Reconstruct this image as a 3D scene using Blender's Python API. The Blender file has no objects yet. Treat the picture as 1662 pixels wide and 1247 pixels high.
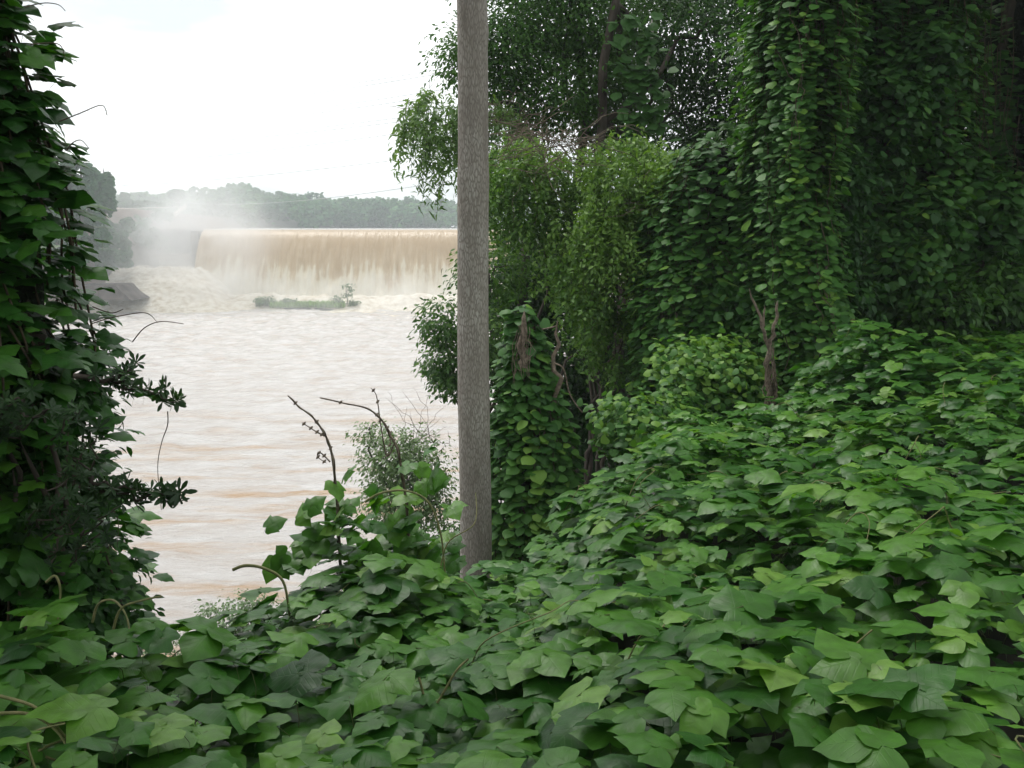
import bpy, math
import numpy as np
from mathutils import Vector

rng = np.random.default_rng(7)
S = bpy.context.scene
COL = S.collection

# ------------------------------------------------------------------ camera
EYE = 14.0                      # metres above the river
F = 1439.0; CU, CV = 831.0, 623.5
TH = math.radians(10.05)
cam = bpy.data.cameras.new('camera'); co = bpy.data.objects.new('camera', cam); COL.objects.link(co)
co.location = (0, 0, EYE); co.rotation_euler = (math.pi/2 - TH, 0, 0)
cam.sensor_width = 36; cam.lens = 36*F/1662; cam.clip_start = .05; cam.clip_end = 3000
S.camera = co

# ------------------------------------------------------------------ sky, sun, exposure
SUN_EL, SUN_AZ = 62, -35        # degrees; az from +Y towards +X
W = bpy.data.worlds.new("World"); S.world = W; W.use_nodes = True
nt = W.node_tree; nt.nodes.clear()
def N(t, typ, **kw):
    n = t.nodes.new(typ)
    for k, v in kw.items():
        if k == 'inp':
            for i, x in v.items(): n.inputs[i].default_value = x
        else: setattr(n, k, v)
    return n
wo = N(nt, 'ShaderNodeOutputWorld'); bg = N(nt, 'ShaderNodeBackground'); bg.inputs[1].default_value = .13
sky = N(nt, 'ShaderNodeTexSky', sky_type='NISHITA', sun_disc=False, sun_elevation=math.radians(SUN_EL),
        sun_rotation=math.radians(SUN_AZ), air_density=1, dust_density=3)
tc = N(nt, 'ShaderNodeTexCoord')
mp = N(nt, 'ShaderNodeMapping', inp={3: (1.6, 1.6, 6)})
cn = N(nt, 'ShaderNodeTexNoise', inp={'Scale': 1.3, 'Detail': 5, 'Roughness': .5})
cr = N(nt, 'ShaderNodeValToRGB')
cr.color_ramp.elements[0].position = .40; cr.color_ramp.elements[0].color = (5.3, 5.65, 5.8, 1)
cr.color_ramp.elements[1].position = .56; cr.color_ramp.elements[1].color = (9.9, 9.9, 9.8, 1)
mx = N(nt, 'ShaderNodeMix', data_type='RGBA'); mx.inputs[0].default_value = .9
L = nt.links.new
L(tc.outputs['Generated'], mp.inputs[0]); L(mp.outputs[0], cn.inputs[0]); L(cn.outputs[0], cr.inputs[0])
L(sky.outputs[0], mx.inputs['A']); L(cr.outputs[0], mx.inputs['B']); L(mx.outputs['Result'], bg.inputs[0]); L(bg.outputs[0], wo.inputs[0])
sl = bpy.data.lights.new('sun', 'SUN'); sl.energy = 1.8; sl.angle = math.radians(25); sl.color = (1, .97, .92)
so = bpy.data.objects.new('sun', sl); COL.objects.link(so)
sd = Vector((math.sin(math.radians(SUN_AZ))*math.cos(math.radians(SUN_EL)), math.cos(math.radians(SUN_AZ))*math.cos(math.radians(SUN_EL)), math.sin(math.radians(SUN_EL))))
so.rotation_euler = sd.to_track_quat('Z', 'Y').to_euler(); so.location = sd*60
S.view_settings.view_transform = 'Standard'; S.view_settings.look = 'None'; S.view_settings.exposure = .45; S.view_settings.gamma = 1
cy = S.cycles
cy.max_bounces = 6; cy.diffuse_bounces = 3; cy.glossy_bounces = 2; cy.transmission_bounces = 3; cy.volume_bounces = 3
cy.use_denoising = True; cy.volume_step_rate = 2; cy.volume_max_steps = 64

# ------------------------------------------------------------------ helpers
def P(u, v, Y):
    """point at forward distance Y seen at photo pixel (u, v)"""
    a, b = (u-CU)/F, (CV-v)/F
    y = math.cos(TH)+b*math.sin(TH); z = -math.sin(TH)+b*math.cos(TH)
    return np.array((a/y*Y, Y, EYE+z/y*Y))
def nrm(a): return a/np.maximum(np.linalg.norm(a, axis=-1, keepdims=True), 1e-9)
def _h(i, j, k, s):
    n = (i*374761393+j*668265263+k*2147483647+s*974634777) & 0xffffffff
    n = ((n ^ (n >> 13))*1274126177) & 0xffffffff
    return ((n ^ (n >> 16)) & 0xffff)/65535.
def vn(p, s=0):
    """value noise in -1..1 at points p (n,3)"""
    p = np.asarray(p, float)
    i = np.floor(p).astype(np.int64); f = p-i; f = f*f*(3-2*f)
    r = 0
    for a in (0, 1):
        for b in (0, 1):
            for c in (0, 1):
                w = (f[:, 0] if a else 1-f[:, 0])*(f[:, 1] if b else 1-f[:, 1])*(f[:, 2] if c else 1-f[:, 2])
                r = r+w*_h(i[:, 0]+a, i[:, 1]+b, i[:, 2]+c, s)
    return r*2-1
def fbm(p, o=3, s=0):
    p = np.asarray(p, float); r = 0; a = 1
    for k in range(o): r = r+a*vn(p*2**k, s+k); a *= .5
    return r
def v2(x, y, z=0.): return np.stack([x, y, np.full_like(x, z)], -1)

class MB:
    def __init__(s): s.v = []; s.f = []; s.t = []; s.uv = []; s.n = 0
    def add(s, v, f, tint=.5, uv=None):
        v = np.asarray(v, float).reshape(-1, 3); f = np.asarray(f, np.int64).reshape(-1, 4)
        s.v.append(v); s.f.append(f+s.n); s.n += len(v)
        s.t.append(np.broadcast_to(np.asarray(tint, float), (len(v),)).copy())
        s.uv.append(np.zeros((len(v), 2)) if uv is None else uv)
    def tube(s, pts, rad, sides=6, tint=.5, cap=True):
        pts = np.asarray(pts, float); n = len(pts)
        rad = np.broadcast_to(np.asarray(rad, float), (n,)) if np.ndim(rad) < 2 else np.asarray(rad)
        d = nrm(np.gradient(pts, axis=0)); ref = np.array((0.13, .98, .1)) if abs(d[:, 2]).mean() > .6 else np.array((.1, .05, 1.))
        a = nrm(np.cross(d, ref)); b = np.cross(d, a)
        th = np.arange(sides)*2*math.pi/sides
        rr = rad[:, None] if rad.ndim == 1 else rad
        ring = pts[:, None]+(rr*np.cos(th))[..., None]*a[:, None]+(rr*np.sin(th))[..., None]*b[:, None]
        i = np.arange(n-1)[:, None]*sides; j = np.arange(sides)[None]; k = (j+1) % sides
        f = np.stack([i+j, i+k, i+sides+k, i+sides+j], -1).reshape(-1, 4)
        uv = np.stack(np.broadcast_arrays((j/sides)*np.ones((n, 1)), np.linspace(0, 1, n)[:, None]), -1).reshape(-1, 2)
        s.add(ring.reshape(-1, 3), f, tint, uv)
    def leaves(s, tpl, pos, nr, tip, size, tint):
        """place copies of a leaf template: tpl = (verts, faces, uv)"""
        V, Fc, UV = tpl; m = len(pos)
        if not m: return
        nr = nrm(nr); tip = nrm(tip-nr*(tip*nr).sum(-1, keepdims=True)); sd = np.cross(tip, nr)
        size = np.broadcast_to(size, (m,))
        w = (V[None, :, 0, None]*sd[:, None]+V[None, :, 1, None]*tip[:, None]+V[None, :, 2, None]*nr[:, None])*size[:, None, None]+pos[:, None]
        f = Fc[None]+(np.arange(m)*len(V))[:, None, None]
        s.add(w.reshape(-1, 3), f.reshape(-1, 4), np.repeat(np.broadcast_to(tint, (m,)), len(V)), np.tile(UV, (m, 1)))
    def build(s, name, mat, parent=None, smooth=True, origin=None):
        v = np.concatenate(s.v); f = np.concatenate(s.f); t = np.concatenate(s.t); uv = np.concatenate(s.uv)
        o0 = np.zeros(3) if origin is None else np.asarray(origin, float)
        me = bpy.data.meshes.new(name)
        me.vertices.add(len(v)); me.vertices.foreach_set('co', (v-o0).astype(np.float32).ravel())
        me.loops.add(f.size); me.loops.foreach_set('vertex_index', f.astype(np.int32).ravel())
        me.polygons.add(len(f)); me.polygons.foreach_set('loop_start', np.arange(0, f.size, 4, dtype=np.int32))
        me.polygons.foreach_set('loop_total', np.full(len(f), 4, np.int32))
        me.update(calc_edges=True)
        a = me.attributes.new('tint', 'FLOAT', 'POINT'); a.data.foreach_set('value', t.astype(np.float32))
        ul = me.uv_layers.new(name='UVMap'); ul.data.foreach_set('uv', uv[f.ravel()].astype(np.float32).ravel())
        me.polygons.foreach_set('use_smooth', np.full(len(f), bool(smooth)))
        me.materials.append(mat)
        o = bpy.data.objects.new(name, me); COL.objects.link(o)
        if parent is not None:
            o.parent = parent; o.matrix_parent_inverse.identity(); o.location = Vector(o0)-parent.location
        else: o.location = Vector(o0)
        return o
def tag(o, label, cat, group=None, kind=None):
    o['label'] = label; o['category'] = cat
    if group: o['group'] = group
    if kind: o['kind'] = kind
    return o
def thing(name, loc, label, cat, group=None, kind=None):
    o = bpy.data.objects.new(name, None); COL.objects.link(o); o.location = Vector(loc); o.empty_display_size = .2
    return tag(o, label, cat, group, kind)

# ------------------------------------------------------------------ leaf templates
def blade(rows, wl, wr, cols=4, fold=.25, droop=.3, ripple=.0, curlw=.0, seed=0):
    t = np.asarray(rows, float); xs = np.linspace(-1, 1, cols+1)
    w = np.where(xs[None] < 0, np.asarray(wl)[:, None], np.asarray(wr)[:, None])
    X = xs[None]*w; Y = t[:, None]+0*X
    Y = Y-.10*(np.abs(xs)[None]**2)*(t[:, None] < .3)*(t[:, None] > 0.001)
    Z = fold*np.abs(X)-droop*Y**2-curlw*X**2+ripple*np.sin(Y*14+seed+xs[None]*2)*np.abs(X)*.5
    V = np.stack([X, Y, Z], -1).reshape(-1, 3); c = cols+1
    i, j = np.meshgrid(np.arange(len(t)-1), np.arange(cols), indexing='ij'); k = i*c+j
    Fc = np.stack([k, k+1, k+c+1, k+c], -1).reshape(-1, 4)
    UV = np.stack([(X+.6)/1.2, Y], -1).reshape(-1, 2)
    return V, Fc, UV
_k = np.array([0, .03, .1, .2, .33, .47, .6, .73, .86, 1]); RW = np.array([0, .02, .06, .13, .21, .30, .40, .49, .58, .68, .79, .90, 1])
def _w(*w): return np.interp(RW, _k, w)
SYM = _w(.03, .20, .36, .46, .51, .46, .36, .25, .12, .004)
LOB = _w(.03, .22, .41, .54, .60, .48, .38, .24, .11, .004)
NAR = _w(.03, .16, .27, .34, .38, .35, .29, .20, .10, .004)
def rot(V, yaw=0, roll=0, pitch=0):
    c, s = math.cos(roll), math.sin(roll); V = V@np.array([[c, 0, -s], [0, 1, 0], [s, 0, c]])
    c, s = math.cos(pitch), math.sin(pitch); V = V@np.array([[1, 0, 0], [0, c, s], [0, -s, c]])
    c, s = math.cos(yaw), math.sin(yaw); return V@np.array([[c, s, 0], [-s, c, 0], [0, 0, 1]])
def trifoliate(seed, hi=True):
    r = np.random.default_rng(seed); parts = []
    for k, yaw in enumerate((0, 1.2, -1.2)):
        wl, wr = (SYM, SYM) if k == 0 else ((LOB, NAR) if k == 1 else (NAR, LOB))
        if k == 0 and r.random() < .5: wl = wr = LOB
        rows, a, b, cols = (RW, wl, wr, 4) if hi else (RW[::2], wl[::2], wr[::2], 2)
        V, Fc, UV = blade(rows, a, b, cols, fold=r.uniform(-.25, .12), droop=r.uniform(.0, .32), ripple=.12 if hi else 0, curlw=r.uniform(0, .4), seed=seed+k)
        V = V*(1.0 if k == 0 else .88)
        V = rot(V, yaw+r.uniform(-.25, .25), r.uniform(-.20, .20), -r.uniform(-.12, .15))
        V = V+(np.array((0, .22, 0)) if k == 0 else np.array((0, .0, 0)))
        parts.append((V, Fc, UV))
    if hi:   # leaf stalk
        pts = np.array([(0, .25, 0), (0, 0, -.01), (.02, -.25, -.12), (.05, -.45, -.4), (.06, -.5, -.8)]); th = np.arange(3)*2.1
        ring = pts[:, None]+np.stack([np.cos(th)*.012, 0*th, np.sin(th)*.012], -1)[None]
        i = np.arange(4)[:, None]*3; j = np.arange(3)[None]; k = (j+1) % 3
        parts.append((ring.reshape(-1, 3), np.stack([i+j, i+k, i+3+k, i+3+j], -1).reshape(-1, 4), np.full((15, 2), -1.)))
    n = 0; vs, fs, us = [], [], []
    for V, Fc, UV in parts: vs.append(V); fs.append(Fc+n); us.append(UV); n += len(V)
    return np.concatenate(vs), np.concatenate(fs), np.concatenate(us)
TRI = [trifoliate(s) for s in range(12)]
TRILO = [trifoliate(s, False) for s in range(20, 26)]
HEART = [blade([0, .1, .3, .6, .82, 1], [.2, .46, .60, .50, .26, .01], [.2, .46, .60, .50, .26, .01], 4, fold=f, droop=d, curlw=.35) for f, d in ((.1, .2), (.2, .05), (-.05, .35))]
OVAL = [blade([0, .35, .7, 1], [.04, .26, .22, .01], [.04, .26, .22, .01], 2, fold=.3, droop=d) for d in (.1, .4)]
WILLOW = [blade([0, .4, 1], [.02, .15, .01], [.02, .15, .01], 2, fold=.3, droop=.3)]
def whorl(seed):
    r = np.random.default_rng(seed); vs, fs, us, n = [], [], [], 0
    for k in range(8):
        V, Fc, UV = blade([0, .3, .65, .9, 1], [.02, .07, .15, .1, .01], [.02, .07, .15, .1, .01], 2, fold=.3, droop=r.uniform(-.1, .3))
        V = rot(V*r.uniform(.7, 1), k*.785+r.uniform(-.2, .2), r.uniform(-.4, .4), r.uniform(.1, .9)); vs.append(V); fs.append(Fc+n); us.append(UV); n += len(V)
    return np.concatenate(vs), np.concatenate(fs), np.concatenate(us)
WHORL = [whorl(s) for s in range(4)]

# ------------------------------------------------------------------ materials
def mat(name):
    m = bpy.data.materials.new(name); m.use_nodes = True; t = m.node_tree; t.nodes.clear()
    return m, t, N(t, 'ShaderNodeOutputMaterial')
def ramp(t, stops):
    r = N(t, 'ShaderNodeValToRGB'); e = r.color_ramp.elements
    while len(e) < len(stops): e.new(.5)
    for x, (p, c) in zip(e, stops): x.position = p; x.color = (*c, 1)
    return r
def leafmat(name, stops, trans=.28, rough=.45, spec=.5, veins=0., stalk=(.10, .13, .04)):
    m, t, out = mat(name); L = t.links.new
    at = N(t, 'ShaderNodeAttribute', attribute_name='tint'); r = ramp(t, stops); L(at.outputs['Fac'], r.inputs[0])
    col = r.outputs[0]; bump = None
    if veins:
        uv = N(t, 'ShaderNodeUVMap', uv_map='UVMap'); sx = N(t, 'ShaderNodeSeparateXYZ'); L(uv.outputs[0], sx.inputs[0])
        ax = N(t, 'ShaderNodeMath', operation='SUBTRACT', inp={1: .5}); L(sx.outputs[0], ax.inputs[0])
        ab = N(t, 'ShaderNodeMath', operation='ABSOLUTE'); L(ax.outputs[0], ab.inputs[0])
        # side veins leave the midrib at an angle
        q = N(t, 'ShaderNodeMath', operation='MULTIPLY_ADD', inp={1: -.9}); L(ab.outputs[0], q.inputs[0]); L(sx.outputs[1], q.inputs[2])
        q2 = N(t, 'ShaderNodeMath', operation='MULTIPLY', inp={1: 5.5}); L(q.outputs[0], q2.inputs[0])
        fr = N(t, 'ShaderNodeMath', operation='PINGPONG', inp={1: .5}); L(q2.outputs[0], fr.inputs[0])
        mr = N(t, 'ShaderNodeMapRange', inp={1: .0, 2: .10, 3: 1., 4: 0.}); L(fr.outputs[0], mr.inputs[0])
        mid = N(t, 'ShaderNodeMapRange', inp={1: .0, 2: .014, 3: 1., 4: 0.}); L(ab.outputs[0], mid.inputs[0])
        mm = N(t, 'ShaderNodeMath', operation='MAXIMUM'); L(mr.outputs[0], mm.inputs[0]); L(mid.outputs[0], mm.inputs[1])
        fac = N(t, 'ShaderNodeMath', operation='MULTIPLY', inp={1: veins}); L(mm.outputs[0], fac.inputs[0])
        mc = N(t, 'ShaderNodeMix', data_type='RGBA', inp={}); L(fac.outputs[0], mc.inputs[0]); L(col, mc.inputs['A']); mc.inputs['B'].default_value = (.16, .26, .10, 1)
        geo = N(t, 'ShaderNodeTexCoord'); nz = N(t, 'ShaderNodeTexNoise', inp={'Scale': 22., 'Detail': 4.}); L(geo.outputs['Object'], nz.inputs[0])
        hv = N(t, 'ShaderNodeMapRange', inp={1: .3, 2: .7, 3: .75, 4: 1.2}); L(nz.outputs[0], hv.inputs[0])
        mv = N(t, 'ShaderNodeMix', data_type='RGBA', blend_type='MULTIPLY'); mv.inputs[0].default_value = 1; L(mc.outputs['Result'], mv.inputs['A']); L(hv.outputs[0], mv.inputs['B'])
        isst = N(t, 'ShaderNodeMath', operation='LESS_THAN', inp={1: -.5}); L(sx.outputs[0], isst.inputs[0])
        ms = N(t, 'ShaderNodeMix', data_type='RGBA'); L(isst.outputs[0], ms.inputs[0]); L(mv.outputs['Result'], ms.inputs['A']); ms.inputs['B'].default_value = (*stalk, 1)
        col = ms.outputs['Result']
        bump = N(t, 'ShaderNodeBump', inp={'Strength': .2, 'Distance': .003}); 
        inv = N(t, 'ShaderNodeMath', operation='MULTIPLY_ADD', inp={1: -1.}); L(mm.outputs[0], inv.inputs[0]); L(nz.outputs[0], inv.inputs[2]); L(inv.outputs[0], bump.inputs['Height'])
    pr = N(t, 'ShaderNodeBsdfPrincipled', inp={'Roughness': rough, 'Specular IOR Level': spec}); L(col, pr.inputs['Base Color'])
    if bump: L(bump.outputs[0], pr.inputs['Normal'])
    tr = N(t, 'ShaderNodeBsdfTranslucent'); hs = N(t, 'ShaderNodeMix', data_type='RGBA', blend_type='MULTIPLY'); hs.inputs[0].default_value = 1
    L(col, hs.inputs['A']); hs.inputs['B'].default_value = (1.5, 1.55, .6, 1); L(hs.outputs['Result'], tr.inputs[0])
    ms2 = N(t, 'ShaderNodeMixShader', inp={0: trans}); L(pr.outputs[0], ms2.inputs[1]); L(tr.outputs[0], ms2.inputs[2]); L(ms2.outputs[0], out.inputs[0])
    return m
def noisemat(name, a, b, scale=3., stretch=(1, 1, 1), rough=.9, bump=.3, bdist=.02, detail=6, pos=(.35, .65), coord='Object'):
    m, t, out = mat(name); L = t.links.new
    c = N(t, 'ShaderNodeTexCoord'); mp = N(t, 'ShaderNodeMapping', inp={3: stretch}); L(c.outputs[coord], mp.inputs[0])
    nz = N(t, 'ShaderNodeTexNoise', inp={'Scale': scale, 'Detail': detail, 'Roughness': .6}); L(mp.outputs[0], nz.inputs[0])
    r = ramp(t, [(pos[0], a), (pos[1], b)]); L(nz.outputs[0], r.inputs[0])
    pr = N(t, 'ShaderNodeBsdfPrincipled', inp={'Roughness': rough, 'Specular IOR Level': .25}); L(r.outputs[0], pr.inputs['Base Color'])
    bp = N(t, 'ShaderNodeBump', inp={'Strength': bump, 'Distance': bdist}); L(nz.outputs[0], bp.inputs['Height']); L(bp.outputs[0], pr.inputs['Normal'])
    L(pr.outputs[0], out.inputs[0]); return m
M = {}
M['kudzu'] = leafmat('kudzu_leaf', [(0, (.014, .068, .010)), (.35, (.034, .130, .016)), (.7, (.072, .205, .022)), (.92, (.115, .27, .032)), (1, (.17, .32, .055))], veins=.09, rough=.40, spec=.42, trans=.34)
M['kudzu_wall'] = leafmat('kudzu_climbing_leaf', [(0, (.020, .065, .018)), (.4, (.038, .115, .026)), (.85, (.068, .18, .032)), (1, (.16, .30, .05))], rough=.5, spec=.25, trans=.28)
M['bright'] = leafmat('bright_shrub_leaf', [(0, (.035, .10, .02)), (.5, (.085, .185, .036)), (1, (.20, .34, .07))], trans=.34, spec=.35)
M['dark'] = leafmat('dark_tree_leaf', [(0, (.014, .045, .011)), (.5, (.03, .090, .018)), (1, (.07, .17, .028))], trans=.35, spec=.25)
M['olive'] = leafmat('olive_leaf', [(0, (.045, .085, .03)), (.5, (.085, .15, .05)), (1, (.15, .24, .09))], trans=.25)
M['willow'] = leafmat('pale_drooping_leaf', [(0, (.05, .11, .03)), (.5, (.09, .18, .045)), (1, (.17, .28, .08))], trans=.35)
M['myrtle'] = leafmat('waxy_narrow_leaf', [(0, (.014, .036, .012)), (.5, (.026, .065, .020)), (1, (.055, .12, .035))], trans=.2, rough=.45, spec=.3)
M['far'] = leafmat('distant_wood_leaf', [(0, (.018, .075, .025)), (.5, (.038, .125, .04)), (1, (.085, .20, .06))], trans=.15, rough=.8, spec=.2)
M['dry'] = noisemat('dry_stem', (.09, .07, .055), (.24, .19, .145), 30)
M['stem'] = noisemat('brown_vine_stem', (.045, .035, .025), (.11, .085, .055), 20)
M['shoot'] = noisemat('green_vine_shoot', (.12, .14, .05), (.24, .22, .10), 30, rough=.6)
M['bark'] = noisemat('dark_bark', (.035, .028, .022), (.11, .09, .075), 6, (1, 1, .25), bump=.8)
M['shade_core'] = noisemat('painted_shade_core', (.006, .010, .005), (.018, .026, .012), 14, bump=1, bdist=.1)  # near-black colour stands in for the shade deep inside the vines
M['concrete'] = noisemat('weathered_concrete', (.12, .10, .09), (.24, .21, .19), .6, bump=.3)

# ================================================================== SETTING
SH = np.array([(-140, -40), (-70, 8), (-22, 21), (-7, 28.5), (1, 35), (4, 60), (8, 100), (14, 150), (16, 172), (16, 340)], float)
def shore_d(x, y):
    """signed distance to the near-bank shoreline, positive inland (right / behind)"""
    best = np.full(x.shape, 1e9); sg = np.ones(x.shape)
    for a, b in zip(SH[:-1], SH[1:]):
        ab = b-a; t = np.clip(((x-a[0])*ab[0]+(y-a[1])*ab[1])/(ab@ab), 0, 1)
        dx = x-(a[0]+t*ab[0]); dy = y-(a[1]+t*ab[1]); d = np.hypot(dx, dy)
        s = np.where(ab[0]*dy-ab[1]*dx < 0, 1, -1); u = d < best; best = np.where(u, d, best); sg = np.where(u, s, sg)
    return best*sg
# --- the kudzu bank near the camera, in polar form
EDGE = [(-700, 1060, 2.4), (-200, 1062, 2.3), (0, 1062, 2.35), (180, 1060, 2.45), (330, 1058, 2.7), (430, 1012, 3.4), (560, 980, 3.8), (640, 935, 4.1), (700, 935, 4.3), (800, 952, 4.7),
        (860, 925, 5.0), (910, 865, 5.5), (960, 800, 6.0), (1040, 735, 6.6), (1120, 700, 7.0), (1270, 672, 7.6), (1400, 615, 8.2), (1500, 585, 8.6), (1662, 553, 9.0), (1900, 520, 9.0), (2600, 480, 8.)]
_e = np.array([P(*q) for q in EDGE]); E_PH = np.arctan2(_e[:, 0], _e[:, 1]); E_R = np.hypot(_e[:, 0], _e[:, 1]); E_Z = _e[:, 2]
N_R = 1.0
def blanket(x, y, detail=True):
    ph = np.arctan2(x, y); r = np.hypot(x, y); R = np.interp(ph, E_PH, E_R); ze = np.interp(ph, E_PH, E_Z)
    t = (r-N_R)/(R-N_R); z = (EYE-1.06)*(1-t)+ze*t
    z = np.where(t > 1, ze-(r-R)*1.3, z); z = np.where(r < N_R, EYE-1.06, z)
    if detail:
        z = z+(.10*vn(v2(x*1.3, y*1.3), 3)+.085*vn(v2(x*3.1, y*3.1), 4))*np.clip(r/3, .5, 1.3)
        for (u, v, Y, h, s) in ((1385, 610, 7.4, .42, .45), (640, 930, 3.95, .10, .35), (1130, 690, 6.6, .12, .5), (480, 985, 3.5, .10, .25)):
            c = P(u, v, Y); z = z+h*np.exp(-((x-c[0])**2+(y-c[1])**2)/(2*s*s))
    return z, t
RIDGE = np.array([(-1400, 300), (-300, 296), (60, 300), (120, 320), (185, 324), (275, 321), (314, 314), (378, 308), (394, 304), (437, 313), (497, 322), (557, 331), (636, 332), (695, 335), (740, 339), (900, 335), (1300, 320), (2600, 300)], float)
LB_Y = [-60, 20, 100, 146, 152, 176, 185, 230, 330]; LB_X = [-150, -120, -90, -73, -70, -65, -64, -75, -95]
def ground(x, y):
    d = shore_d(x, y)
    z = np.interp(d, [-12, -1, 0, 6, 14, 20, 25, 40, 120], [-2, -.5, 0.02, .9, 4, 7.5, 10.8, 12.3, 16])
    bz, t = blanket(x, y, False)
    k = np.clip((t-1)/.5, 0, 1); r = np.hypot(x, y)
    inb = (np.abs(np.arctan2(x, y)) < 1.4) & (t < 1.6)
    z = np.where(inb, (bz-.55)*(1-k)+np.minimum(z, bz-.5)*k, z)
    d2 = np.interp(y, LB_Y, LB_X)-x
    zl = np.interp(d2, [-3, 0, 1, 4, 9, 20, 200], [-2, 1.5, 4, 11, 17.2, 18.3, 26]); zl = np.where(y > 168, np.maximum(zl, np.where(d2 > 2, 13.8, -2)), zl)
    z = np.where(d < 0, np.maximum(z, zl), z)
    # reservoir bed and the far wooded ridge
    u = x/np.maximum(y, 1)*F+CU
    vt = np.interp(u, RIDGE[:, 0], RIDGE[:, 1]); b = (CV-vt)/F; zt = EYE+450*(-math.sin(TH)+b*math.cos(TH))/(math.cos(TH)+b*math.sin(TH))-9.5
    far = 13.0+(zt-13.0)*np.clip((y-345)/105, 0, 1)**.8+.8*vn(v2(x/25, y/25), 9)*np.clip((y-345)/60, 0, 1)
    z = np.where((y > 168) & (d < 0), np.maximum(z, 9.), z); z = np.where(y > 338, np.maximum(far, 12), z)
    return z
def axis(segs):
    out = []
    for a, b, s in segs: out.append(np.arange(a, b, s))
    return np.append(np.concatenate(out), segs[-1][1])
def sheet(xs, ys, zf):
    X, Y = np.meshgrid(xs, ys); x, y = X.ravel(), Y.ravel(); z = zf(x, y); n = len(xs)
    i, j = np.meshgrid(np.arange(len(ys)-1), np.arange(n-1), indexing='ij'); k = i*n+j
    return np.stack([x, y, z], -1), np.stack([k, k+1, k+n+1, k+n], -1).reshape(-1, 4)

m, t, out = mat('soil_and_clay'); Lk = t.links.new
c = N(t, 'ShaderNodeTexCoord'); n1 = N(t, 'ShaderNodeTexNoise', inp={'Scale': .25, 'Detail': 8.}); Lk(c.outputs['Object'], n1.inputs[0])
r1 = ramp(t, [(.3, (.012, .011, .008)), (.6, (.024, .021, .013)), (.8, (.04, .033, .02))]); Lk(n1.outputs[0], r1.inputs[0])
r2 = ramp(t, [(.3, (.05, .045, .025)), (.5, (.10, .06, .042)), (.75, (.15, .10, .07))]); Lk(n1.outputs[0], r2.inputs[0])
sp = N(t, 'ShaderNodeSeparateXYZ'); Lk(c.outputs['Object'], sp.inputs[0])
lx = N(t, 'ShaderNodeMapRange', inp={1: -55., 2: -62.}); Lk(sp.outputs[0], lx.inputs[0])
ly = N(t, 'ShaderNodeMapRange', inp={1: 320., 2: 280.}); Lk(sp.outputs[1], ly.inputs[0])
ml = N(t, 'ShaderNodeMath', operation='MULTIPLY'); Lk(lx.outputs[0], ml.inputs[0]); Lk(ly.outputs[0], ml.inputs[1])
mc = N(t, 'ShaderNodeMix', data_type='RGBA'); Lk(ml.outputs[0], mc.inputs[0]); Lk(r1.outputs[0], mc.inputs['A']); Lk(r2.outputs[0], mc.inputs['B'])
pr = N(t, 'ShaderNodeBsdfPrincipled', inp={'Roughness': .95}); Lk(mc.outputs['Result'], pr.inputs['Base Color']); Lk(pr.outputs[0], out.inputs[0])
M['soil'] = m
g = MB(); v, f = sheet(axis([(-330, -100, 5), (-100, -60, 1), (-60, -6, 1.5), (-6, 10, .3), (10, 30, 1.5), (30, 250, 6)]),
                       axis([(-50, -4, 3), (-4, 11, .3), (11, 40, 1), (40, 140, 3), (140, 200, 1), (200, 560, 5)]), ground)
g.add(v, f); tag(g.build('ground', M['soil']), 'dark soil river banks with red clay across the water', 'ground', kind='structure')

# --- river
m, t, out = mat('muddy_river_water'); Lk = t.links.new
c = N(t, 'ShaderNodeTexCoord'); mp = N(t, 'ShaderNodeMapping', inp={3: (.16, .5, 1)}); Lk(c.outputs['Object'], mp.inputs[0])
n1 = N(t, 'ShaderNodeTexNoise', inp={'Scale': 1.6, 'Detail': 7., 'Roughness': .65}); Lk(mp.outputs[0], n1.inputs[0])
r = ramp(t, [(.30, (.44, .37, .31)), (.46, (.51, .475, .445)), (.64, (.57, .55, .53))]); Lk(n1.outputs[0], r.inputs[0])
# turbid ochre streaks
mpb = N(t, 'ShaderNodeMapping', inp={3: (.05, .38, 1)}); Lk(c.outputs['Object'], mpb.inputs[0])
n2 = N(t, 'ShaderNodeTexNoise', inp={'Scale': 1.3, 'Detail': 5., 'Roughness': .6}); Lk(mpb.outputs[0], n2.inputs[0])
st0 = N(t, 'ShaderNodeMapRange', inp={1: .51, 2: .66}); Lk(n2.outputs[0], st0.inputs[0])
spx = N(t, 'ShaderNodeSeparateXYZ'); Lk(c.outputs['Object'], spx.inputs[0]); ny = N(t, 'ShaderNodeMapRange', inp={1: 75., 2: 42., 3: .12, 4: 1.}); Lk(spx.outputs[1], ny.inputs[0])
st = N(t, 'ShaderNodeMath', operation='MULTIPLY'); Lk(st0.outputs[0], st.inputs[0]); Lk(ny.outputs[0], st.inputs[1])
mo = N(t, 'ShaderNodeMix', data_type='RGBA'); Lk(st.outputs[0], mo.inputs[0]); Lk(r.outputs[0], mo.inputs['A']); mo.inputs['B'].default_value = (.42, .27, .14, 1)
mp2 = N(t, 'ShaderNodeMapping', inp={3: (.9, 2.4, 1)}); Lk(c.outputs['Object'], mp2.inputs[0])
n3 = N(t, 'ShaderNodeTexNoise', inp={'Scale': 1.4, 'Detail': 8., 'Roughness': .7}); Lk(mp2.outputs[0], n3.inputs[0])
bp = N(t, 'ShaderNodeBump', inp={'Strength': .9, 'Distance': .30}); Lk(n3.outputs[0], bp.inputs['Height'])
pr = N(t, 'ShaderNodeBsdfPrincipled', inp={'Roughness': .10, 'IOR': 1.33, 'Specular IOR Level': 1.}); Lk(mo.outputs['Result'], pr.inputs['Base Color']); Lk(bp.outputs[0], pr.inputs['Normal']); Lk(pr.outputs[0], out.inputs[0])
M['river'] = m
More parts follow.
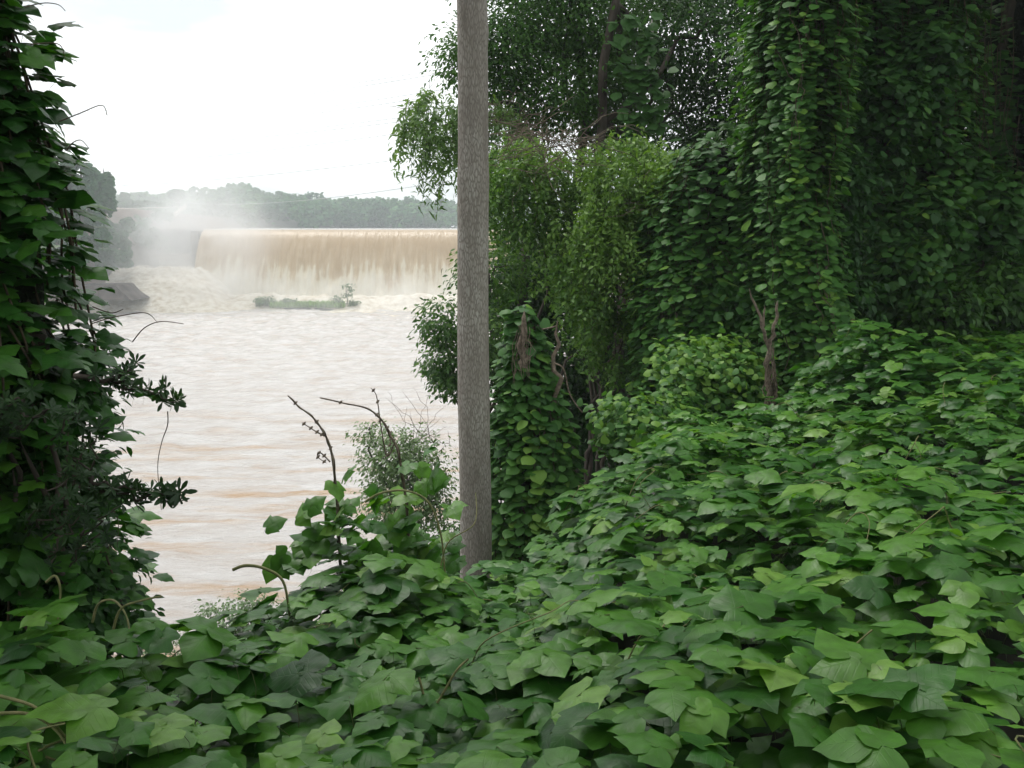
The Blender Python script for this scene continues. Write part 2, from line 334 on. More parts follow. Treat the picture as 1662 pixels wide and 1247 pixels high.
def wave(x, y):
    a = np.clip((y-60)/80, 0, 1)
    z = .13*fbm(v2(x*.30+y*.05, y*.66), 3, 11)+.06*fbm(v2(x*.9, y*1.8), 2, 14)
    return z*(1+1.6*a)+.22*np.clip(vn(v2(x*.05+y*.02, y*.28), 15)-.35, 0, 1)
g = MB(); v, f = sheet(axis([(-330, -110, 5), (-110, -40, .6), (-40, 2, .3), (2, 24, 1), (24, 60, 4)]), axis([(-50, 18, 4), (18, 60, .18), (60, 163, .5), (163, 166, 1)]), wave)
g.add(v, f); river = tag(g.build('river', M['river']), 'wide brown flooded river below the dam', 'river', kind='structure')

# --- reservoir above the dam
g = MB(); v, f = sheet(axis([(-130, 60, 4)]), axis([(170, 352, 4)]), lambda x, y: 13.52+0*x)
g.add(v, f); tag(g.build('reservoir_water', M['river']), 'still water held level with the dam crest', 'reservoir', kind='structure')

# --- dam, ogee profile under the water sheet
XL, XR, YC, ZC = -57.3, 22., 168., 13.5
def ogee(s):      # s: metres downstream of the crest
    return ZC-.19*s**1.85
dam = thing('dam', (-18, 168, 0), 'long concrete overflow dam under the brown falling water', 'dam')
g = MB(); ss = np.linspace(0, 10.1, 16); prof = [(YC+4, -1.5), (YC+4, 13.1)]+[(YC-s+.45, ogee(s)-.45) for s in ss]
a = np.array(prof)
for xa, xb in zip(np.arange(XL-.2, XR, 8), np.arange(XL-.2, XR, 8)+8): pass
va = np.array([(XL-.2, y, z) for y, z in prof]+[(XR, y, z) for y, z in prof]); n = len(prof)
g.add(va, [(i, i+1, n+i+1, n+i) for i in range(n-1)]); g.build('wall', M['concrete'], dam, False)
def boxv(x0, x1, y0, y1, z0, z1, tx=0, ty=0):
    v = [(x0, y0, z0), (x1, y0, z0), (x1, y1, z0), (x0, y1, z0), (x0+tx, y0+ty, z1), (x1-tx, y0+ty, z1), (x1-tx, y1-ty, z1), (x0+tx, y1-ty, z1)]
    return v, [(0, 3, 2, 1), (4, 5, 6, 7), (0, 1, 5, 4), (1, 2, 6, 5), (2, 3, 7, 6), (3, 0, 4, 7)]
g = MB(); g.add(*boxv(-59.3, -57.7, 165.5, 176, -1, 13.2, .1, .1)); g.build('pier', M['concrete'], dam, False)

# --- the falling sheet
m, t, out = mat('falling_brown_water'); Lk = t.links.new
c = N(t, 'ShaderNodeTexCoord'); sp = N(t, 'ShaderNodeSeparateXYZ'); Lk(c.outputs['Object'], sp.inputs[0])
mp = N(t, 'ShaderNodeMapping', inp={3: (1.1, .16, .16)}); Lk(c.outputs['Object'], mp.inputs[0])
n1 = N(t, 'ShaderNodeTexNoise', inp={'Scale': 1., 'Detail': 6., 'Roughness': .62}); Lk(mp.outputs[0], n1.inputs[0])
mpc = N(t, 'ShaderNodeMapping', inp={3: (.16, .05, .22)}); Lk(c.outputs['Object'], mpc.inputs[0])
n2 = N(t, 'ShaderNodeTexNoise', inp={'Scale': 1., 'Detail': 3.}); Lk(mpc.outputs[0], n2.inputs[0])
hz = N(t, 'ShaderNodeMapRange', inp={1: 11.2, 2: 1.5, 3: -.12, 4: .62}); hz.clamp = False; Lk(sp.outputs[2], hz.inputs[0])
s1 = N(t, 'ShaderNodeMath', operation='ADD'); Lk(hz.outputs[0], s1.inputs[0]); Lk(n1.outputs[0], s1.inputs[1])
n2s = N(t, 'ShaderNodeMath', operation='MULTIPLY_ADD', inp={1: .75}); Lk(n2.outputs[0], n2s.inputs[0]); Lk(s1.outputs[0], n2s.inputs[2])
r = ramp(t, [(.0, (.35, .25, .14)), (.42, (.36, .26, .15)), (.60, (.43, .335, .215)), (.72, (.56, .50, .38)), (1., (.63, .59, .49))])
mr = N(t, 'ShaderNodeMapRange', inp={1: .45, 2: 1.48}); Lk(n2s.outputs[0], mr.inputs[0]); Lk(mr.outputs[0], r.inputs[0])
bp = N(t, 'ShaderNodeBump', inp={'Strength': .6, 'Distance': .5}); Lk(n1.outputs[0], bp.inputs['Height'])
rg = N(t, 'ShaderNodeMapRange', inp={1: .3, 2: .7, 3: .22, 4: .8}); Lk(mr.outputs[0], rg.inputs[0])
pr = N(t, 'ShaderNodeBsdfPrincipled', inp={'IOR': 1.33}); Lk(r.outputs[0], pr.inputs['Base Color']); Lk(bp.outputs[0], pr.inputs['Normal']); Lk(rg.outputs[0], pr.inputs['Roughness']); Lk(pr.outputs[0], out.inputs[0])
M['fall'] = m
def fallz():
    xs = np.arange(XL, XR+.1, .25); s = np.concatenate([np.linspace(-3, 0, 5)[:-1], np.linspace(0, 10.2, 46)])
    X, Sx = np.meshgrid(xs, s); x, sv = X.ravel(), Sx.ravel(); z = np.where(sv > 0, ogee(np.maximum(sv, 0)), ZC+.02)
    low = np.clip((sv-4)/6, 0, 1)
    wob = fbm(np.stack([x*.9, z*.10, 0*x], -1), 3, 21)*low*.45+fbm(np.stack([x*.8, z*.8, 0*x], -1), 2, 25)*low**3*.5
    y = YC-sv-wob; n = len(xs)
    i, j = np.meshgrid(np.arange(len(s)-1), np.arange(n-1), indexing='ij'); k = i*n+j
    return np.stack([x, y, z+wob*.3], -1), np.stack([k, k+1, k+n+1, k+n], -1).reshape(-1, 4)
g = MB(); g.add(*fallz()); fall = tag(g.build('waterfall', M['fall']), 'sheet of brown water turning cream as it pours over the dam', 'waterfall', kind='structure')

# --- churned foam at the toe and the side cascade
M['foam'] = noisemat('cream_foam', (.38, .31, .21), (.64, .60, .52), 1.1, (.8, 1, 1), rough=.85, bump=.6, bdist=.4, pos=(.28, .58))
def foamz(x, y):
    toe = np.clip((x+58)/4, 0, 1)*2.2*np.exp(-((y-156)/4.2)**2)
    cx = np.clip((x+73)/2.5, 0, 1)*np.clip((-46-x)/10, 0, 1)
    cas = 6.6*np.clip((y-146)/13, 0, 1)**.8*cx*np.clip((176-y)/6, 0, 1)
    bumps = fbm(np.stack([x*.45, y*.45, 0*x], -1), 4, 31)
    z = np.maximum(toe, cas)+bumps*.32*np.clip(np.maximum(toe, cas), .0, 2.2)*.6
    run = np.clip((y-149)/9, 0, 1)*(.25+.35*vn(v2(x*.12, y*.5), 33))
    return np.maximum(z, 0)+run-.22
g = MB(); g.add(*sheet(axis([(-74, XR, .4)]), axis([(138, 166, .4)]), foamz)); tag(g.build('foam', M['foam']), 'pale churning foam along the toe of the dam', 'foam', kind='stuff')

# --- left abutment pieces
M['rock'] = noisemat('dark_wet_masonry', (.05, .042, .038), (.12, .10, .088), .6, bump=.5, bdist=.2)
def blockthing(name, u0, u1, v0, v1, Y, depth, label, cat, batter, mm=M['rock']):
    a = P(u0, v1, Y); b = P(u1, v0, Y); g = MB()
    nx, nz = 16, 7
    xs = np.linspace(0, 1, nx); zs = np.linspace(0, 1, nz)
    ring = []
    for zz in zs:
        w0, w1 = a[0], b[0]-batter*(zz**.8)
        z = a[2]+(b[2]-a[2])*zz
        pts = [(w0+(w1-w0)*q, Y+0.4*zz, z) for q in xs]+[(w1, Y+depth*q, z) for q in (.4, .7, 1)]+[(w0+(w1-w0)*q, Y+depth, z) for q in (.75, .5, .25, 0)]
        ring.append(pts)
    R = np.array(ring); n = R.shape[1]; R = R.reshape(-1, 3); R = R+.14*np.stack([vn(R*.9, 41), vn(R*.9, 42), vn(R*.9, 43)*.6], -1)
    i, j = np.meshgrid(np.arange(nz-1), np.arange(n), indexing='ij'); k = i*n+j; k2 = i*n+(j+1) % n
    g.add(R, np.stack([k, k2, k2+n, k+n], -1).reshape(-1, 4))
    top = R[-n:]; c0 = top.mean(0)
    g.add(np.vstack([top, c0+np.array([0, 0, .05])]), [(q, (q+1) % n, n, n) for q in range(0)] or [(q, (q+1) % n, (q+2) % n, n) for q in range(0, n-1, 2)])
    return tag(g.build(name, mm, None, False), label, cat)
blockthing('masonry_block', 120, 214, 464, 488, 143, 7, 'low dark masonry block with a sloping end beside the side cascade', 'masonry block', 2.8)
blockthing('retaining_wall', 60, 262, 420, 456, 168, 5, 'dark brown wall at the foot of the far clay bank', 'retaining wall', .8)
g = MB(); a = P(283, 353, 172); b = P(303, 338, 178)
for i, off in enumerate((0,)):
    d = (b-a); s_ = np.array((0, 0, .9)); w_ = np.array((.5, -1.6, 0))
    q = [a, b, b+s_, a+s_, a+w_, b+w_, b+w_+s_, a+w_+s_]; g.add(q, [(0, 1, 2, 3), (7, 6, 5, 4), (0, 4, 5, 1), (3, 2, 6, 7), (1, 5, 6, 2), (0, 3, 7, 4)])
M['pale'] = noisemat('pale_concrete', (.45, .43, .38), (.6, .57, .5), 1.5)
tag(g.build('concrete_ramp', M['pale'], None, False), 'small pale sloping concrete ramp above the mist on the clay bank', 'ramp')

# --- river islet
gi = P(500, 494, 152)
isl = MB(); v, f = sheet(np.linspace(-9, 9, 40), np.linspace(-3, 3, 16), lambda x, y: .55*np.clip(1-(x/8.6)**2-(y/2.6)**2, -1, 1)+.12*vn(v2(x, y), 50)-.05)
isl.add(v+np.array((gi[0], gi[1], 0)), f); tag(isl.build('islet_ground', M['soil']), 'low muddy islet in the river before the falls', 'islet', kind='structure')
def at_px(u, Y, z=.3): p = P(u, 490, Y); p[2] = z; return p

# ================================================================== FOLIAGE BUILDERS
def spray(mb, tpls, cen, out_, n, spread, size, tint, droop=.4, up=.7, flat=.6, tv=.18):
    """n leaves around every clump centre; out_ is the outward direction of each clump"""
    m = len(cen); c = np.repeat(cen, n, 0); o = np.repeat(out_, n, 0)
    off = rng.normal(size=(m*n, 3)); off = np.clip(off, -2, 2)*np.array((1, 1, flat))*spread
    p = c+off; nr = nrm(np.array((0, 0, up))+o*.45+rng.normal(size=(m*n, 3))*.38)
    tp = nrm(o*.6+off/spread*.35-np.array((0, 0, droop))+rng.normal(size=(m*n, 3))*.35)
    tn = np.clip(np.repeat(np.broadcast_to(tint, (m,)), n)+rng.normal(size=m*n)*tv, 0, 1); sz = size*rng.uniform(.65, 1.25, m*n)
    w = rng.integers(0, len(tpls), m*n)
    for k, tp_ in enumerate(tpls):
        q = w == k; mb.leaves(tp_, p[q], nr[q], tp[q], sz[q], tn[q])
def blob_pts(c, R, n, shell=(.55, 1.0), front=.0, seed=0, lump=.22, upbias=0):
    d = nrm(rng.normal(size=(n, 3)))
    if front: d[:, 1] = np.where(rng.random(n) < front, -np.abs(d[:, 1]), d[:, 1])
    if upbias: d[:, 2] = np.where(rng.random(n) < upbias, np.abs(d[:, 2]), d[:, 2])
    k = rng.uniform(shell[0]**2, shell[1]**2, n)**.5*(1+lump*vn(d*2.3+seed*7.1, seed))
    return c+d*k[:, None]*R, d
def pxblob(u, v, ru, rv, Y, depth):
    c = P(u, v, Y); return c, np.array((ru*Y/F, depth, rv*Y/F))
def limb(mb, a, b, r0, r1, bend=.1, seed=0, n=9, sides=6):
    r = np.random.default_rng(seed); t = np.linspace(0, 1, n)[:, None]; a = np.asarray(a, float); b = np.asarray(b, float)
    ln = np.linalg.norm(b-a); w = nrm(r.normal(size=3))*bend*ln
    pts = a+(b-a)*t+w*np.sin(t*math.pi)+.03*ln*r.normal(size=(n, 3))*np.sin(t*math.pi)
    rr = np.linspace(r0, r1, n); rr[-1] *= .2; mb.tube(pts, rr, sides); return pts

def leafy_tree(name, base, top, r0, blobs, tpls, m_leaf, size, nclump, nleaf, spread, label, cat='tree', droop=.4, up=.7, tint=.45, front=.6, shell=(.5, 1.), limbs=True, group=None, barkm=None, twigs=0, flat=.6):
    th = thing(name, base, label, cat, group)
    tr = MB(); pts = limb(tr, np.asarray(base)-np.array((0, 0, .4)), top, r0, r0*.35, .05, int(abs(base[0]*37))+5, 14, 8)
    cr = MB()
    for bi, (c, R) in enumerate(blobs):
        k = max(6, int(nclump*R[0]*R[2]/ (sum(b[1][0]*b[1][2] for b in blobs))))
        p, d = blob_pts(c, R, k, shell, front, bi+3); kk = vn(p*1.1/max(R[0], .4), 77+bi) > -.38; p, d = p[kk], d[kk]
        tn = tint+.16*vn(p*.9, 61)+.10*d[:, 2]
        spray(cr, tpls, p, d, nleaf, spread, size, tn, droop, up, flat)
        if limbs:
            j = pts[min(len(pts)-1, 7+(bi*2) % 6)]
            limb(tr, j, c, r0*.35, .02, .12, bi+9)
            for q in range(3+twigs): limb(tr, c+rng.normal(size=3)*R*.12, p[rng.integers(len(p))], max(.012, r0*.12), .006, .1, bi*7+q, 6, 4)
    tr.build('trunk', barkm or M['bark'], th, origin=base); cr.build('crown', m_leaf, th, origin=base)
    return th

def vine_column(name, prof, Y, depth, n_strand, leaf, label, m_leaf=None, tpls=None, step=.07, front=.72, core=.74, cat='vine-covered tree', wob=.14, tint=.45, strand_len=(1.0, 3.5), loose=0, seed=0, corebot=None, group=None, hang=0, outk=.5, upk=1.25, tipz=.3, crown=(), gap=-.25, gs=2.6, jit=.035):
    """a trunk draped in climbing vines; prof = list of (v, u centre, half width px) from top to bottom"""
    r = np.random.default_rng(seed+100)
    pr = np.array([P(u, v, Y) for v, u, h in prof]); hw = np.array([h*Y/F for v, u, h in prof]); zz = pr[::-1, 2]
    ztop, zbot = pr[0, 2], pr[-1, 2]
    fx = lambda z: np.interp(z, zz, pr[::-1, 0]); fr = lambda z: np.interp(z, zz, hw[::-1])
    base = np.array((fx(zbot), Y, zbot)); th = thing(name, base, label, cat, group)
    def surf(a, z, k=1.):
        R = fr(z)*k*(1+wob*vn(np.stack([np.cos(a)*1.8, np.sin(a)*1.8, z*.55], -1)+seed*3.3, seed)+.6*wob*vn(np.stack([np.cos(a)*4, np.sin(a)*4, z*1.6], -1), seed+1))
        return np.stack([fx(z)+np.cos(a)*R, Y+np.sin(a)*R*depth/np.max(hw), z], -1)
    lv = MB(); vs = MB(); tpls = tpls or HEART; m_leaf = m_leaf or M['kudzu_wall']
    P_, A_, T_, Z_ = [], [], [], []
    for s in range(n_strand):
        a0 = r.uniform(-math.pi, 0) if r.random() < front else r.uniform(0, math.pi)
        z0 = r.uniform(zbot, ztop)+r.uniform(0, .3); ln = r.uniform(*strand_len)
        z = np.arange(z0, max(zbot, z0-ln), -step); z = z[z < ztop]; k_ = gap and vn(np.array([[math.cos(a0)*gs, math.sin(a0)*gs, z0*.55+seed]]), seed+5)[0] < gap
        if k_: continue
        ssz = r.uniform(.7, 1.3)
        if len(z) < 2: continue
        a = a0+.12*np.cumsum(r.normal(size=len(z)))*.5+.05*np.sin(z*3)
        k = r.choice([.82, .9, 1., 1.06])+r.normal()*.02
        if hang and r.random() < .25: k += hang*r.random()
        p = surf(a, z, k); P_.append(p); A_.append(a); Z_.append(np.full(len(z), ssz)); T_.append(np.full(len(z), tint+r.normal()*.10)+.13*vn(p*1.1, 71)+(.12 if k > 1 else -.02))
        if s % 3 == 0: vs.tube(p[::2] if len(p) > 5 else p, .005, 3)
    p = np.concatenate(P_); a = np.concatenate(A_); tn = np.concatenate(T_); n = len(p)
    o = np.stack([np.cos(a), np.sin(a), 0*a], -1); p = p+r.normal(size=(n, 3))*jit
    nr = nrm(np.array((0, 0, upk))+o*outk+r.normal(size=(n, 3))*.28); tp = o*.6-np.array((0, 0, tipz))+r.normal(size=(n, 3))*.4
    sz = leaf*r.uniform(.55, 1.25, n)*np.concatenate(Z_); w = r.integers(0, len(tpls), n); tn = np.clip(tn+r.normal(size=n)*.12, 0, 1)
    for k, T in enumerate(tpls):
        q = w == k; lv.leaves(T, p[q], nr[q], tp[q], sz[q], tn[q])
    # near-black inner shell, shade between the leaves painted in, and the trunk
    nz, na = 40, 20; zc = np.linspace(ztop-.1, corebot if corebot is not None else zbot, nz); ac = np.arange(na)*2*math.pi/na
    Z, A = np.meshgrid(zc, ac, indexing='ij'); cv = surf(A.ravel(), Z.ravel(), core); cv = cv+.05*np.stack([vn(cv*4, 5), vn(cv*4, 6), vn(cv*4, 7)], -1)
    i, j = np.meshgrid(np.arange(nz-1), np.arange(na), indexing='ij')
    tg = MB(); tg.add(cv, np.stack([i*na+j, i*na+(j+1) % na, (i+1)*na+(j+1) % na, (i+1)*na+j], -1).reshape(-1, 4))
    if core > 0: tg.build('shade_core', M['shade_core'], th, origin=base)
    tr = MB(); limb(tr, base-np.array((0, 0, .3)), np.array((fx(ztop), Y, ztop-.15)), .14, .03, .02, seed, 12, 8); tr.build('trunk', M['bark'], th, origin=base)
    if crown:  # crowns above the view, added to shade what lies below
        cr = MB()
        for ci, (c_, R_, k_) in enumerate(crown):
            q_, d_ = blob_pts(c_, R_, k_, (.3, 1.), 0, ci); spray(cr, tpls if len(tpls) < 5 else HEART, q_, d_, 12, .22, .15, .4)
        cr.build('crown', M['dark'], th, origin=base)
    lv.build('foliage', m_leaf, th, origin=base); vs.build('vine', M['stem'], th, origin=base)
    return th, surf

# ================================================================== KUDZU BANK
def polar_pts(n, ph0, ph1, tmax=1.12, rmin=.75):
    ph = rng.uniform(ph0, ph1, n*6+60); R = np.interp(ph, E_PH, E_R)*tmax
    r = np.sqrt(rng.uniform(rmin**2, 10.6**2, n*6+60)); k = r < R; return (r*np.sin(ph))[k][:n], (r*np.cos(ph))[k][:n]
kb = MB()
def lay(n, size, zlo, zhi, tints, tilt, ph0=-.72, ph1=.66, near=None, tmax=1.12, tpl=TRI):
    x, y = polar_pts(n, ph0, ph1, tmax); n = len(x)
    if near is not None:
        k = np.hypot(x, y) < near; x, y = x[k], y[k]; n = len(x)
    z, t = blanket(x, y); e = .08
    gx = (blanket(x+e, y)[0]-blanket(x-e, y)[0])/(2*e); gy = (blanket(x, y+e)[0]-blanket(x, y-e)[0])/(2*e)
    sn = nrm(np.stack([-gx, -gy, np.ones(n)], -1))
    p = np.stack([x, y, z+rng.uniform(zlo, zhi, n)], -1)
    nr = nrm(sn*.45+np.array((-.03, .0, .95))+rng.normal(size=(n, 3))*tilt)
    th = rng.uniform(0, 2*math.pi, n); tp = np.stack([np.cos(th), np.sin(th), 0*th], -1)*.85+np.array((-.5, -.2, -.02))
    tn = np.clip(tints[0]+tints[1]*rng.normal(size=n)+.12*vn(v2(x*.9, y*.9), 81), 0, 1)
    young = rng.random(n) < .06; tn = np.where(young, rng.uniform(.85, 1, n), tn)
    sz = size*rng.uniform(.6, 1.22, n)*np.where(young, .7, 1)*np.interp(np.hypot(x, y), [1.5, 4, 8], [1.06, 1, .95]); w = rng.integers(0, len(tpl), n)
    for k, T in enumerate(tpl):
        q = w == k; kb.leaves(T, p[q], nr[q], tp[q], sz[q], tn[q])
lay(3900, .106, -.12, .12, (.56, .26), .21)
lay(1500, .12, -.46, -.20, (.30, .16), .26)  # lower leaves tinted darker, shade of the gaps painted into their colour
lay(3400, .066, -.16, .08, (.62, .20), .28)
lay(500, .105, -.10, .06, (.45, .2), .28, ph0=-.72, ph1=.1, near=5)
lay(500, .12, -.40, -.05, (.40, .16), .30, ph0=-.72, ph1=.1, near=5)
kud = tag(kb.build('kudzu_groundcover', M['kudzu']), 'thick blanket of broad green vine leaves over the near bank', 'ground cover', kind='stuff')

def shoot(mb, pts, r0, r1, n=22, sides=5):
    """smooth curve through control points"""
    pts = np.asarray(pts, float); t = np.linspace(0, len(pts)-1, n); i = np.clip(np.floor(t).astype(int), 0, len(pts)-2); f = (t-i)[:, None]
    p0, p1, p2, p3 = pts[np.maximum(i-1, 0)], pts[i], pts[i+1], pts[np.minimum(i+2, len(pts)-1)]
    c = .5*((2*p1)+(-p0+p2)*f+(2*p0-5*p1+4*p2-p3)*f**2+(-p0+3*p1-3*p2+p3)*f**3)
    mb.tube(c, np.linspace(r0, r1, n), sides); return c
# runners arching through and over the blanket
rn = MB(); nv = 0
while nv < 90:
    x, y = polar_pts(1, -.62, .58, 1.0, 1.2); a = rng.uniform(0, 6.28); ln = rng.uniform(.2, .5)
    q = []
    hh = rng.uniform(.02, .16) if rng.random() < .35 else .0
    for s in np.linspace(0, 1, 6):
        xx = x[0]+math.cos(a)*ln*s; yy = y[0]+math.sin(a)*ln*s*.6; z = blanket(np.array([xx]), np.array([yy]))[0][0]
        q.append((xx, yy, z-.02+hh*math.sin(s*3.1)*1.3+rng.normal()*.012)); a += rng.normal()*.35
    shoot(rn, q, .0030, .0014, 18, 5); nv += 1
o = rn.build('vine', M['shoot'], kud); 

# fine seeding weeds poking through
wd = MB()
for (u, v, Y, k) in ((1050, 935, 4.2, 9), (1285, 955, 3.7, 16), (1440, 1010, 3.1, 12), (1230, 1075, 2.7, 6), (1320, 1000, 3.3, 8), (1250, 850, 4.6, 6), (1560, 760, 4.6, 6), (1090, 1010, 3.2, 8), (970, 1060, 2.8, 5), (1000, 850, 4.9, 5)):
    c = P(u, v, Y)
    for q in range(k):
        b = c+rng.normal(size=3)*np.array((.14, .12, .02)); h = rng.uniform(.10, .24); le = rng.normal(size=2)*.05
        pts = shoot(wd, [b-np.array((0, 0, .12)), b+np.array((le[0]*.3, le[1]*.3, h*.5)), b+np.array((le[0], le[1], h))], .0014, .0008, 9, 3)
        for s in pts[3:]:
            m_ = 2; wd.leaves(WILLOW[0], np.repeat(s[None], m_, 0)+rng.normal(size=(m_, 3))*.004, rng.normal(size=(m_, 3)), rng.normal(size=(m_, 3))*.6+np.array((0, 0, .6)), .014, .9)
tag(wd.build('weeds', M['olive']), 'thin seeding weed stalks poking through the vine leaves', 'weeds', kind='stuff')

# ================================================================== STRAIGHT TREE TRUNK
m, t, out = mat('grey_fissured_bark'); Lk = t.links.new
c = N(t, 'ShaderNodeTexCoord'); mp = N(t, 'ShaderNodeMapping', inp={3: (1, 1, .26)}); Lk(c.outputs['Object'], mp.inputs[0])
vo = N(t, 'ShaderNodeTexVoronoi', feature='DISTANCE_TO_EDGE', inp={'Scale': 72.}); 
nzw = N(t, 'ShaderNodeTexNoise', inp={'Scale': 30., 'Detail': 3.}); Lk(mp.outputs[0], nzw.inputs[0])
vm = N(t, 'ShaderNodeVectorMath', operation='MULTIPLY_ADD', inp={1: (.02, .02, .02)}); Lk(nzw.outputs['Color'], vm.inputs[0]); Lk(mp.outputs[0], vm.inputs[2]); Lk(vm.outputs[0], vo.inputs[0])
mr = N(t, 'ShaderNodeMapRange', inp={1: .0, 2: .22}); Lk(vo.outputs['Distance'], mr.inputs[0])
nb = N(t, 'ShaderNodeTexNoise', inp={'Scale': 7., 'Detail': 7., 'Roughness': .7}); Lk(mp.outputs[0], nb.inputs[0])
r1 = ramp(t, [(.3, (.22, .19, .165)), (.5, (.37, .335, .30)), (.72, (.54, .51, .47))]); Lk(nb.outputs[0], r1.inputs[0])
mc = N(t, 'ShaderNodeMix', data_type='RGBA'); Lk(mr.outputs[0], mc.inputs[0]); mc.inputs['A'].default_value = (.21, .185, .16, 1); Lk(r1.outputs[0], mc.inputs['B'])
vo2 = N(t, 'ShaderNodeTexVoronoi', inp={'Scale': 64., 'Randomness': 1.}); Lk(mp.outputs[0], vo2.inputs[0])
fl = N(t, 'ShaderNodeMapRange', inp={1: .0, 2: .30, 3: .3, 4: 0.}); Lk(vo2.outputs['Distance'], fl.inputs[0])
mf = N(t, 'ShaderNodeMix', data_type='RGBA'); Lk(fl.outputs[0], mf.inputs[0]); Lk(mc.outputs['Result'], mf.inputs['A']); mf.inputs['B'].default_value = (.62, .60, .57, 1)
bp = N(t, 'ShaderNodeBump', inp={'Strength': .9, 'Distance': .006}); Lk(vo.outputs['Distance'], bp.inputs['Height'])
pr = N(t, 'ShaderNodeBsdfPrincipled', inp={'Roughness': .9, 'Specular IOR Level': .2}); Lk(mf.outputs['Result'], pr.inputs['Base Color']); Lk(bp.outputs[0], pr.inputs['Normal']); Lk(pr.outputs[0], out.inputs[0])
M['trunk'] = m
TY = 6.4
pb = P(772, 1010, TY); pt = P(765, -60, TY); d = (pt-pb); base = pb-d*.06
th = thing('bare_trunked_tree', base, 'straight grey tree trunk with no low branches standing alone against the river', 'tree')
g = MB(); n = 260; tt = np.linspace(0, 3.1, n); ctr = base+d*tt[:, None]; ctr[:, 0] += .006*np.sin(tt*9)
sides = 48; ang = np.arange(sides)*2*math.pi/sides
r_ = np.interp(tt, [0, .06, .25, 1.1, 2, 3.1], [.140, .123, .119, .101, .085, .05])
vpx = np.interp(tt, [.06, 1.06], [1010, -60])
RR = r_[:, None]*np.ones(sides)
for v0, s0, a0, k0 in ((262, 16, None, .05), (42, 11, 2.7, .13), (300, 30, None, .02), (620, 60, None, .02)):
    w = np.exp(-((vpx-v0)/s0)**2)[:, None]; RR = RR*(1+k0*w*(1 if a0 is None else np.clip(np.cos(ang-a0), 0, 1)**2))
RR = RR+.002*vn(np.stack([np.repeat(np.cos(ang)[None], n, 0).ravel()*4, np.repeat(np.sin(ang)[None], n, 0).ravel()*4, np.repeat(tt*14, sides)], -1), 4).reshape(n, sides)
g.tube(ctr, RR, sides); 
g.build('trunk', M['trunk'], th, origin=base)
cr = MB(); tb = MB()
for k in range(9):
    s = ctr[int(170+k*9)]; e = s+np.array((math.cos(k*2.4)*1.6, math.sin(k*2.4)*1.6, 1.2)); limb(tb, s, e, .03, .008, .1, k)
    p, dd = blob_pts(e, np.array((.9, .9, .7)), 30); spray(cr, OVAL, p, dd, 10, .18, .11, .5)
tb.build('limb', M['bark'], th, origin=base); cr.build('crown', M['bright'], th, origin=base)

# ================================================================== LEFT: vine-draped tree and waxy shrub
LEFTP = [(-160, -60, 20), (0, -60, 46), (60, -60, 74), (130, -60, 98), (200, -60, 112), (300, -58, 142), (380, -58, 160), (450, -58, 160), (520, -58, 166), (580, -52, 205), (640, -48, 198), (720, -45, 175), (800, -45, 185), (880, -35, 225), (960, -30, 245), (1040, -20, 245), (1130, -10, 240)]
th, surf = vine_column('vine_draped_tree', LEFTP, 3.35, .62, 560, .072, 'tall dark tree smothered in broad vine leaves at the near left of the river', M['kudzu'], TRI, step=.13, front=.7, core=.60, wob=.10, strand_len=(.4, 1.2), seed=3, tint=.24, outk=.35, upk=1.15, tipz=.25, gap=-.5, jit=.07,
   crown=[(np.array((-3.0, 3.0, EYE+4.2)), np.array((2.3, 2.6, 1.6)), 260), (np.array((-3.2, .2, EYE+4.0)), np.array((2.4, 2.4, 1.6)), 260)])  # overhead crowns out of view, added to darken the left side
# long free tendrils
for q in ([(40, 12, 0), (55, 8, .1), (75, 5, .2), (95, 8, .2), (106, 18, .2)], [(50, 72, 0), (80, 70, .1), (98, 74, .1), (105, 92, .1)], [(95, 198, 0), (130, 184, 0), (165, 171, 0), (174, 188, 0)],
          [(108, 245, 0), (118, 232, 0), (132, 228, 0), (145, 242, 0)], [(150, 525, 0), (185, 515, 0), (235, 508, 0), (255, 523, .1)], [(215, 555, 0), (235, 532, 0), (262, 522, 0), (298, 526, 0)],
          [(272, 668, 0), (272, 690, 0), (262, 720, 0), (256, 760, 0), (262, 828, .0)], [(150, 498, 0), (180, 508, 0), (200, 502, 0)], [(185, 830, 0), (192, 850, 0), (190, 890, 0)]):
    tl = MB(); shoot(tl, [P(u, v, 3.0+w) for u, v, w in q], .0022, .0012, 24, 4); tl.build('tendril', M['stem'], th)
# thick curling young shoots in front
for q in ([(150, 1010, 2.6), (160, 980, 2.6), (185, 975, 2.6), (205, 1000, 2.55), (212, 1040, 2.5)], [(180, 1040, 2.5), (195, 990, 2.5), (230, 975, 2.5), (262, 968, 2.5)],
          [(75, 945, 2.5), (90, 935, 2.5), (98, 960, 2.5), (94, 1010, 2.5), (98, 1060, 2.5)], [(0, 1158, 1.9), (50, 1160, 1.9), (95, 1190, 1.85), (120, 1240, 1.8)], [(0, 1130, 1.9), (60, 1150, 1.9), (110, 1200, 1.9)], [(20, 1250, 1.8), (70, 1215, 1.85), (112, 1198, 1.9)]):
    ys = MB(); shoot(ys, [P(*c_) for c_ in q], .0042, .0028, 20, 6); ys.build('vine_shoot', M['shoot'], kud)

